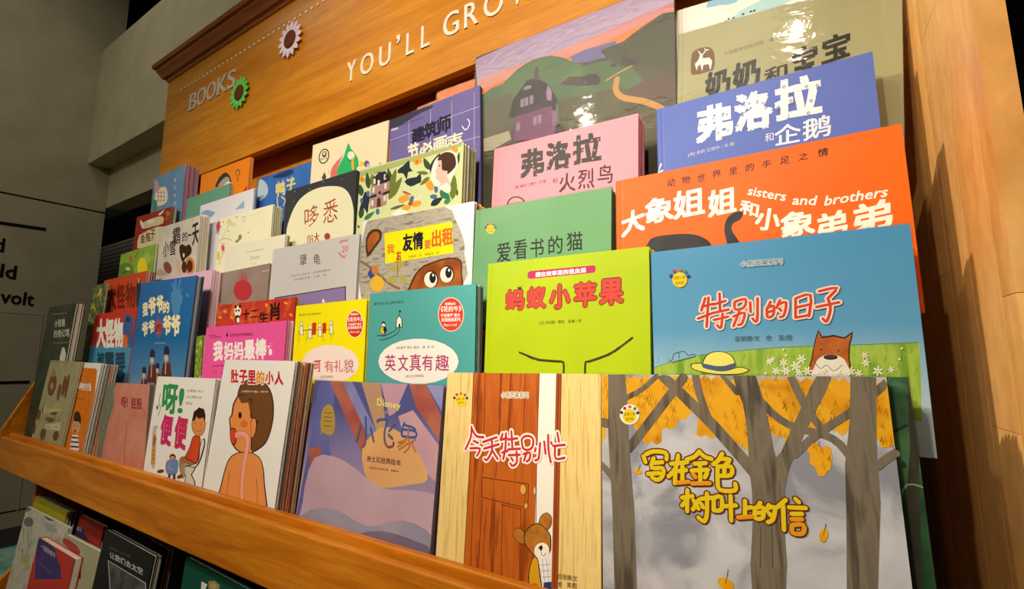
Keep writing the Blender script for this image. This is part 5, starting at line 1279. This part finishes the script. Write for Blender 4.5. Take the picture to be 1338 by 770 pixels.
book('teal green picture book', (244.5, 260), (301, 239), .8875, 5, ink('6aa48e', .4), None, lean=0, n=1, depth=.011, back=['cfd8d0'],
     label='plain teal green cover in front of the orange bird book', ref='plain teal green cover', group=G5)
def art(a):
    a.c = (190, 180, 5.925)
    a.poly([(540, 380), (570, 310), (620, 268), (655, 300), (665, 350), (640, 330), (600, 350), (560, 380)], '3a3636', 2); a.poly([(560, 375), (590, 330), (630, 300), (655, 330), (610, 350)], 'a8a4a0', 2); a.poly([(600, 372), (640, 335), (665, 350), (665, 400), (600, 400)], 'f0ece4', 1)
    a.line([(700, 290), (708, 250), (728, 255), (728, 280), (712, 300), (716, 335)], 9, '4a4440', 3); a.poly([(740, 440), (785, 370), (790, 440)], 'd8303c')
book('orange picture book', (263, 229), (327, 205), .900, 5, ink('f08a1e', .4), art, lean=0, n=1, end=332, back=['f09428'],
     label='orange cover with grey bird feathers, top ledge under the header', ref='orange feather cover', group=G5)
def art(a):
    a.c = (190, 180, 5.925)
    a.poly([(425, 590), (470, 560), (500, 565), (540, 580), (500, 625), (480, 600)], '8aa8d8', 2); a.poly([(690, 560), (720, 530), (765, 485), (765, 545)], '9ab4d8', 1); a.poly([(540, 740), (560, 700), (590, 680), (600, 770)], '9ab8e4', 1)
    a.ell(570, 690, 18, 45, 'c83a5c'); a.line([(550, 655), (552, 730)], 5, '5a1c34')
book('white and blue picture book', (262, 269), (332, 246), .8655, 4, ink('e2e4ee', .4), art, lean=0, n=1, depth=.011, back=['7a9cc8'],
     label='white cover with pale blue cloud shapes beside the plain green book', ref='white cloud cover', group=G4)
def art(a):
    a.c = (320, 180, 5.5)
    a.rect(0, 0, 1, 1, wash('2f6cc8', '3f7cd4', 8))
    a.poly([(100, 310), (130, 305), (160, 340), (165, 400), (120, 450), (90, 440)], 'c4dcf0', 2); a.poly([(200, 280), (320, 230), (350, 250), (300, 280), (230, 290)], '1c3c84', 2)
    for i, ch in enumerate('鸭子去哪'): a.text(ch, 232 + i * 32, 332 - i * 11, 252 + i * 32, 328 - i * 11, 16, 'dce8f4', res=1, part='subtitle')
    a.text('鸭', 224, 425, 288, 405, 92, 'f0e894', bold=.06); a.text('子', 300, 388, 362, 370, 80, 'f0e894', bold=.06); a.line([(232, 430), (236, 500)], 12, 'f0e894'); a.line([(262, 425), (290, 450), (275, 490)], 10, 'f0e894', 3)
book('royal blue picture book', (337, 234), (407, 211), .900, 5, ink('3474cc', .3), art, lean=0, depth=.012,
     label='royal blue cover with pale yellow characters, top ledge', group=G5, wrap=True)
def art(a):
    a.c = (400, 150, 7.7)
    a.rect(0, 0, 1, 1, 'f0e6c4')
    a.ell(180, 418, 52, 78, '2c2a24', 15); a.ell(180, 418, 42, 66, 'f0e6c4', 15); a.ell(184, 398, 22, 32, '2c2a24', 15); a.ell(184, 392, 12, 20, 'e4dcc0', 15); a.text('国际大奖', 142, 462, 216, 446, 22, '2c2a24', res=1, part='badge_text')
    a.poly([(250, 640), (250, 560), (290, 490), (340, 440), (375, 400), (330, 500), (315, 560), (320, 640)], 'e4747a', 3)
    a.poly([(320, 620), (312, 560), (340, 490), (380, 420), (422, 285), (450, 340), (500, 400), (530, 470), (510, 540), (440, 640)], '2fb86c', 2)
    a.ell(452, 410, 36, 42, 'f0ece0'); a.poly([(452, 440), (480, 430), (482, 560), (460, 550)], 'eab43c', 1); a.line([(425, 450), (440, 468), (460, 462)], 5, '2c2a24', 3)
    a.poly([(530, 520), (545, 470), (590, 480), (570, 520)], 'f0d02c', 1); a.ell(610, 495, 28, 34, '6a5a8c'); a.ell(628, 515, 20, 22, 'c9c0d0'); a.line([(510, 530), (530, 505)], 6, '2c2a24')
    a.poly([(155, 640), (185, 575), (205, 630), (180, 660)], '4a4a4a', 1); a.line([(225, 600), (232, 560)], 4, '8a8a84'); a.ell(745, 490, 16, 10, 'e0a894', -40)
book('cream picture book', (409, 190), (508, 157), .895, 5, ink('f0e6c4', .42), art, lean=0, n=1, end=510.5, back=['b0542c'],
     label='cream cover with green bird shape and white owl head, top ledge', ref='cream green-bird cover', group=G5)
def art(a):
    a.c = (500, 80, 6.42)
    a.rect(0, 0, 1, 1, wash('6a62a4', '746cae', 6))
    L_ = 'd8d4ec'
    for q in ([(220, 440), (222, 760)], [(402, 390), (402, 760)], [(578, 330), (582, 620)], [(768, 262), (768, 740)], [(65, 665), (240, 600), (560, 470), (830, 372)], [(640, 680), (840, 622)]): a.line(q, 3, L_, cap=False)
    a.poly([(55, 505), (130, 465), (230, 430), (420, 370), (400, 400), (330, 430), (260, 470), (150, 540), (60, 580)], '3c3a50', 2)
    a.poly([(70, 570), (128, 552), (130, 572), (72, 586)], 'c8c4dc'); a.text('写给孩子的建筑启蒙书', 132, 548, 350, 475, 12, '3c3860', res=1, part='subtitle')
    a.chars('建筑师', [(245, 575, 352, 695), (352, 530, 455, 655), (462, 480, 570, 618)], '1c1a34', k=-.35, bold=.05)
    a.chars('节必画', [(215, 705, 300, 830), (310, 700, 420, 800), (430, 655, 535, 760)], 'f2ead0', k=-.3, bold=.06); a.text('志', 540, 720, 668, 680, 92, 'f2ead0', bold=.06)
    a.line([(712, 485), (730, 515), (715, 560), (690, 575), (668, 545)], 9, 'ece8f4', 4)
book('violet picture book', (510, 157), (627, 111), .897, 5, ink('6a62a4', .4), art, lean=0, n=1, depth=.010, back=['3a3648'],
     label='violet cover with white grid lines and crescent, top ledge', ref='violet grid cover', group=G5)
book('orange wrapped picture book', (571, 121), (662, 88), .934, 5, wash('ef7a3c', 'f08c4c', 12), None, lean=0, depth=.010, label='orange shrink-wrapped book peeking above the violet grid cover', group=G5, wrap=True)
book('orange wrapped picture book', (545, 141), (600, 119), .921, 5, wash('ee8244', 'f0985c', 12), None, lean=0, depth=.010, label='lower orange wrapped book edge at the left of the violet cover top', group=G5, wrap=True)
def art(a):
    a.c = (610, 0, 2.75)
    a.rect(0, 0, 1, 1, wash('565440', '464636', 8))
    Sky = [('b9a4c4', 0), ('c4a6bc', .2)]
    a.poly([(30, 215), (760, -120), (760, 60), (480, 170), (330, 215), (220, 260), (40, 340)], wash('b8a4c6', 'aa98bc', 6, stretch=(.6, 1, 2)))
    a.poly([(38, 290), (180, 235), (340, 180), (480, 120), (760, 0), (760, 60), (560, 160), (420, 215), (250, 235), (50, 335)], wash('cf8a8c', 'd6947e', 6, stretch=(.5, 1, 2)))
    a.poly([(40, 325), (200, 262), (360, 205), (500, 150), (760, 25), (760, 75), (560, 175), (380, 225), (180, 290), (50, 345)], 'ec7f3c')
    a.poly([(370, 205), (420, 180), (470, 165), (540, 145), (520, 200), (430, 225), (380, 225)], '6c689c', 1)
    G_ = wash('587450', '4a6446', 8)
    a.poly([(50, 345), (130, 300), (180, 250), (240, 215), (300, 200), (360, 212), (420, 235), (520, 215), (600, 250), (640, 330), (500, 420), (60, 470)], G_, 2)
    a.poly([(300, 205), (250, 260), (215, 300)], '46603f'); a.poly([(395, 220), (380, 250), (330, 300), (420, 280), (405, 240)], '5a7a52', 1)
    a.poly([(480, 185), (560, 150), (640, 90), (760, 40), (770, 260), (620, 230), (560, 240)], '464838', 2)
    a.poly([(555, 330), (640, 290), (770, 250), (770, 330), (660, 370), (580, 350)], '5a4640', 1); a.poly([(60, 380), (160, 330), (160, 470), (60, 500)], wash('625e48', '56543e', 12))
    a.poly([(330, 360), (560, 310), (640, 380), (600, 420), (330, 450)], wash('58563e', '4a4a36', 14), 1)
    a.line([(540, 285), (535, 320), (560, 350), (640, 365), (700, 390)], 20, 'b98a4c', 4); a.line([(595, 235), (540, 265), (500, 290)], 5, 'b98a4c', 3)
    # violet half timbered house
    a.poly([(165, 500), (168, 425), (150, 425), (165, 360), (215, 290), (250, 280), (295, 305), (330, 365), (318, 380), (325, 440), (360, 470), (330, 500)], '2c2028'); a.poly([(168, 505), (172, 420), (305, 380), (318, 450), (318, 510)], '6f3f66'); a.poly([(172, 420), (285, 385), (288, 360), (180, 395)], '3a2834')
    a.poly([(240, 290), (245, 240), (256, 238), (258, 290)], '5a3c50'); a.poly([(285, 330), (292, 305), (306, 330), (304, 362), (288, 360)], '9a7aa4')
    for x, y in ((200, 370), (215, 365), (233, 358), (185, 455), (245, 435), (262, 428)): a.poly([(x - 7, y - 13), (x + 6, y - 17), (x + 6, y + 13), (x - 7, y + 17)], '8a7a94')
    a.ell(218, 315, 16, 7, '8a7a94', -20); a.poly([(305, 400), (322, 395), (325, 450), (308, 455)], '7f5a84')
    # village
    a.poly([(330, 305), (370, 275), (430, 275), (440, 310)], '4a3a3c', 1); a.poly([(410, 290), (430, 268), (465, 265), (482, 285), (470, 305), (420, 308)], '33262c', 1); a.poly([(510, 238), (530, 225), (540, 240)], '2e2a2c'); a.poly([(555, 235), (565, 190), (575, 210), (615, 215), (615, 235)], '3a3236'); a.line([(568, 210), (568, 188)], 4, '2a2226')
    for x in (350, 370, 390, 410): a.line([(x, 410), (x + 4, 370), (x - 6, 380)], 2, '4a4a34', cap=False)
    a.line([(345, 400), (420, 395), (560, 380)], 2, '4a4a34')
    a.poly([(60, 500), (150, 470), (160, 500), (90, 540), (62, 545)], 'a9a48e', 1)
book('landscape picture book', (622, 75), (880, -24), .908, 5, wash('6f6c52', '5a5844', 8), art, lean=0, n=0, depth=.012,
     label='large wrapped cover of sunset hills and violet house, top ledge over the header', group=G5, wrap=True)
def art(a):
    a.c = (880, 0, 2.567)
    a.poly([(62, 180), (80, 165), (110, 157), (130, 165), (138, 190), (136, 230), (118, 240), (64, 252), (58, 225)], '6a4a2a', 2)
    W_ = 'e8e4dc'
    a.poly([(78, 238), (72, 215), (84, 200), (90, 182), (98, 180), (98, 196), (120, 193), (130, 205), (124, 235), (118, 215), (100, 218), (96, 240), (90, 215), (80, 225)], W_, 1); a.line([(92, 184), (84, 172)], 3, W_); a.line([(98, 182), (112, 166), (118, 168)], 3, W_); a.line([(108, 170), (104, 162)], 2, W_)
    a.text('九色鹿原创绘本馆', 168, 188, 302, 148, 13, '5a5a44', res=1, part='series_text'); a.text('暖心故事系列', 322, 142, 434, 106, 13, '5a5a44', res=1, part='series_text')
    K = '26241e'
    a.text('奶', 108, 345, 188, 320, 95, K, bold=.045, wob=.03); a.text('奶', 200, 320, 288, 292, 100, K, bold=.045, wob=.03); a.text('和', 305, 285, 380, 262, 50, K, bold=.04, wob=.03); a.text('宝', 398, 270, 480, 242, 98, K, bold=.045, wob=.03); a.text('宝', 500, 215, 590, 185, 82, K, bold=.045, wob=.03)
book('olive picture book', (888, 45), (1178, -37), .882, 5, wash('a3a37c', '9a9a74', 5), art, lean=0, n=2, depth=.026, back=['8a8a66', '5c4a3c'],
     label='olive grey cover with brown deer seal and black brush characters, top ledge', ref='olive deer-seal cover', group=G5, wrap=True)
def art(a):
    a.c = (860, 0, 5.925)
    a.poly([(380, 60), (380, 30), (420, -60), (700, -120), (600, 20), (480, 40)], '8cc0dc', 2); a.poly([(560, 160), (640, 80), (760, 20), (1000, -90), (1040, 0), (900, 60), (700, 110)], 'a9d4dc', 2)
    K = '2c3034'
    for x, y in ((180, 290), (240, 268), (280, 250), (340, 232), (380, 220), (425, 205), (475, 185), (520, 170), (545, 150), (580, 142), (655, 112), (715, 92), (742, 85)): a.line([(x - 8, y), (x + 12, y - 6)], 11, K, cap=False); a.line([(x, y + 6), (x + 2, y - 8)], 5, K, cap=False)
    a.line([(180, 288), (230, 262)], 5, K, cap=False)
book('white picture book', (885, 14), (1120, -56), .930, 5, ink('eceae4', .42), art, lean=0, depth=.010,
     label='white cover with pale blue painted sea behind the olive deer-seal book', group=G5)

# ---- lower trough -----------------------------------------------------
def lower(*a, **k): return book(*a, group=GL0, **k)
def art(a):
    a.c = (20, 630, 6.286)
    a.ell(100, 215, 40, 28, '6f707c', -20); a.ell(285, 290, 45, 28, '5a6478', 25); a.ell(110, 330, 40, 40, '6a7078', 30); a.poly([(240, 330), (330, 370), (340, 420), (260, 400)], '9aa8a0', 2)
    for x, y, h in ((70, 450, 130), (105, 480, 180), (130, 400, 160), (60, 620, 120), (110, 660, 120), (140, 720, 90), (80, 720, 60)): a.line([(x, y - h / 2), (x - 4, y + h / 2)], 13, '6a6a50', taper=True)
    a.ell(75, 640, 30, 30, 'b4b060'); a.ell(100, 700, 26, 30, 'b8b070')
lower('mottled grey picture book', (35, 662), (90, 690), .602, 0, wash('b9b9aa', 'a5a79a', 16, c3='c4c4b4'), art, lean=6, depth=.01, label='mottled grey painted cover, leftmost in the lower trough')
def redart(c, bx):
    def art(a):
        a.c = c
        a.poly(bx['panel'], wash('3c3468', '4a4078', 8)); a.text('一百层的房子', *bx['t'], 'b9b4c8', bold=.03)
        a.line(bx['l'], 2.5, '8a86a8', cap=False)
        a.poly(bx['o'], 'c8502c')
    return art
lower('red picture book', (51, 703), (97, 731), .565, 0, ink('c03c34', .35), redart((20, 630, 6.286), dict(panel=[(178, 450), (240, 465), (330, 560), (345, 640), (370, 680), (380, 800), (160, 800)], t=(210, 548, 330, 630, 42), l=[(200, 665), (295, 750)], o=[(180, 400), (210, 410), (400, 540), (380, 555), (200, 440)])), lean=6, depth=.022, spine='c03c34',
      label='red-bordered book with dark violet panel, frontmost at the left of the lower trough')
def art(a):
    a.c = (20, 630, 6.286)
    a.poly([(360, 465), (400, 460), (470, 495), (530, 560), (520, 600), (430, 540)], '9c3430', 2); a.poly([(450, 570), (540, 640), (540, 800), (450, 800)], '8a2c2a'); a.line([(520, 640), (560, 640), (565, 800)], 6, '8a7a5c', 2)
lower('sage picture book', (84, 698), (133, 723.5), .590, 0, ink('a3a684', .4), art, lean=6, depth=.014, label='sage green cover with dark red shape behind the front red book')
lower('red picture book', (91, 666), (136, 688), .668, 0, ink('a83c30', .35), redart((20, 630, 6.286), dict(panel=[(390, 250), (440, 300), (560, 390), (590, 480), (400, 370)], t=(425, 352, 548, 418, 38), l=[(400, 340), (420, 352)], o=[(385, 210), (420, 225), (600, 330), (560, 330), (400, 250)])), lean=6, depth=.012,
      label='red and orange book with violet panel tucked under the ledge, second row')
def art(a):
    a.c = (20, 630, 6.286); a.text('小小自然图书', 190, 168, 245, 198, 12, '6a6418', res=1)
lower('yellow green picture book', (47, 648), (88, 669), .632, 0, ink('a5a024', .4), art, lean=6, n=2, depth=.03, back=['1c1c1a', '141414'], ref='yellow-green lower cover', label='yellow-green cover at the top left of the lower trough')
def art(a):
    a.c = (120, 670, 4.78)
    a.text('让我们去太空', 112, 280, 318, 392, 38, 'b4b4b0', bold=.03); a.text('国家地理', 112, 225, 240, 285, 14, '5a5a58', res=1, part='subtitle')
    a.poly([(100, 297), (338, 440), (345, 620), (120, 620)], 'a8a8a4'); a.poly([(106, 306), (333, 445), (340, 620), (125, 620)], wash('3c3c3c', '606060', 20, c3='4a4a4a'))
lower('black picture book', (138, 692), (201, 727), .585, 0, ink('202224', .35), art, lean=6, n=1, depth=.02, back=['8a8c86'], ref='black grey-photo cover', label='black cover with grey framed picture, middle of the lower trough')
lower('black picture book', (170, 690), (219, 719), .625, 0, ink('141618', .35), None, lean=6, n=1, depth=.02, back=['7a7c76'], ref='plain black cover', label='plain black book behind the grey-picture cover, lower trough')
def art(a):
    a.c = (120, 670, 4.78)
    a.poly([(685, 430), (722, 450), (700, 500), (680, 500)], 'd8d8d0', 0); a.poly([(728, 430), (765, 425), (800, 455), (790, 520), (730, 500)], '8a8458', 1); a.ell(760, 460, 22, 18, 'a89c6c')
lower('dark green picture book', (243, 728), (470, 850), .575, 0, ink('0f4a38', .5), art, lean=4, depth=.012, label='dark green cover with white and tan marks under the ledge')

# ================================================================== low display table beyond the bookcase
TB = atX(0, 742, -3.1)
t = empty('display_table', (-3.35, TB.y + .2, FLOOR)); tag(t, 'low dark display table left of the bookcase holding teal books', 'table')
tz = TB.z - .035
box('tabletop', -3.9, -2.78, TB.y - .5, TB.y + .45, tz - .03, tz, ink('24282a', .5), t, bev=.003)
for x in (-3.86, -2.86):
    for y in (TB.y - .46, TB.y + .37): box('leg', x, x + .04, y, y + .04, FLOOR + .0005, tz - .03, ink('1c1e20', .5), t)
def flat_book(x0, x1, y0, y1, z0, z1, cov, label, edge='cfd8d4'):
    r = empty('picture_book', ((x0 + x1) / 2, (y0 + y1) / 2, z0)); tag(r, label, 'book', 'teal books on the low table')
    b = .002
    V, F = [], []
    for q in ((x0, x1, y0, y1, z0, z0 + b), (x0, x1, y0, y1, z1 - b, z1), (x0, x0 + b, y0, y1, z0 + b, z1 - b)):
        v, f = box_vf(*q, base=len(V)); V += v; F += f
    mesh_obj('cover', V, F, cov if not isinstance(cov, str) else ink(cov), r, world=True)
    box('pages', x0 + b, x1 - .003, y0 + .003, y1 - .003, z0 + b, z1 - b, ink(edge, .8), r)
flat_book(-3.42, -2.86, TB.y - .18, TB.y + .14, tz + .0004, tz + .016, '2c6a60', 'dark teal book lying lowest on the display table')
flat_book(-3.40, -2.88, TB.y - .16, TB.y + .13, tz + .0165, tz + .034, wash('4f9a8e', '9cc4b8', 10), 'pale teal patterned book lying on top of the table stack')
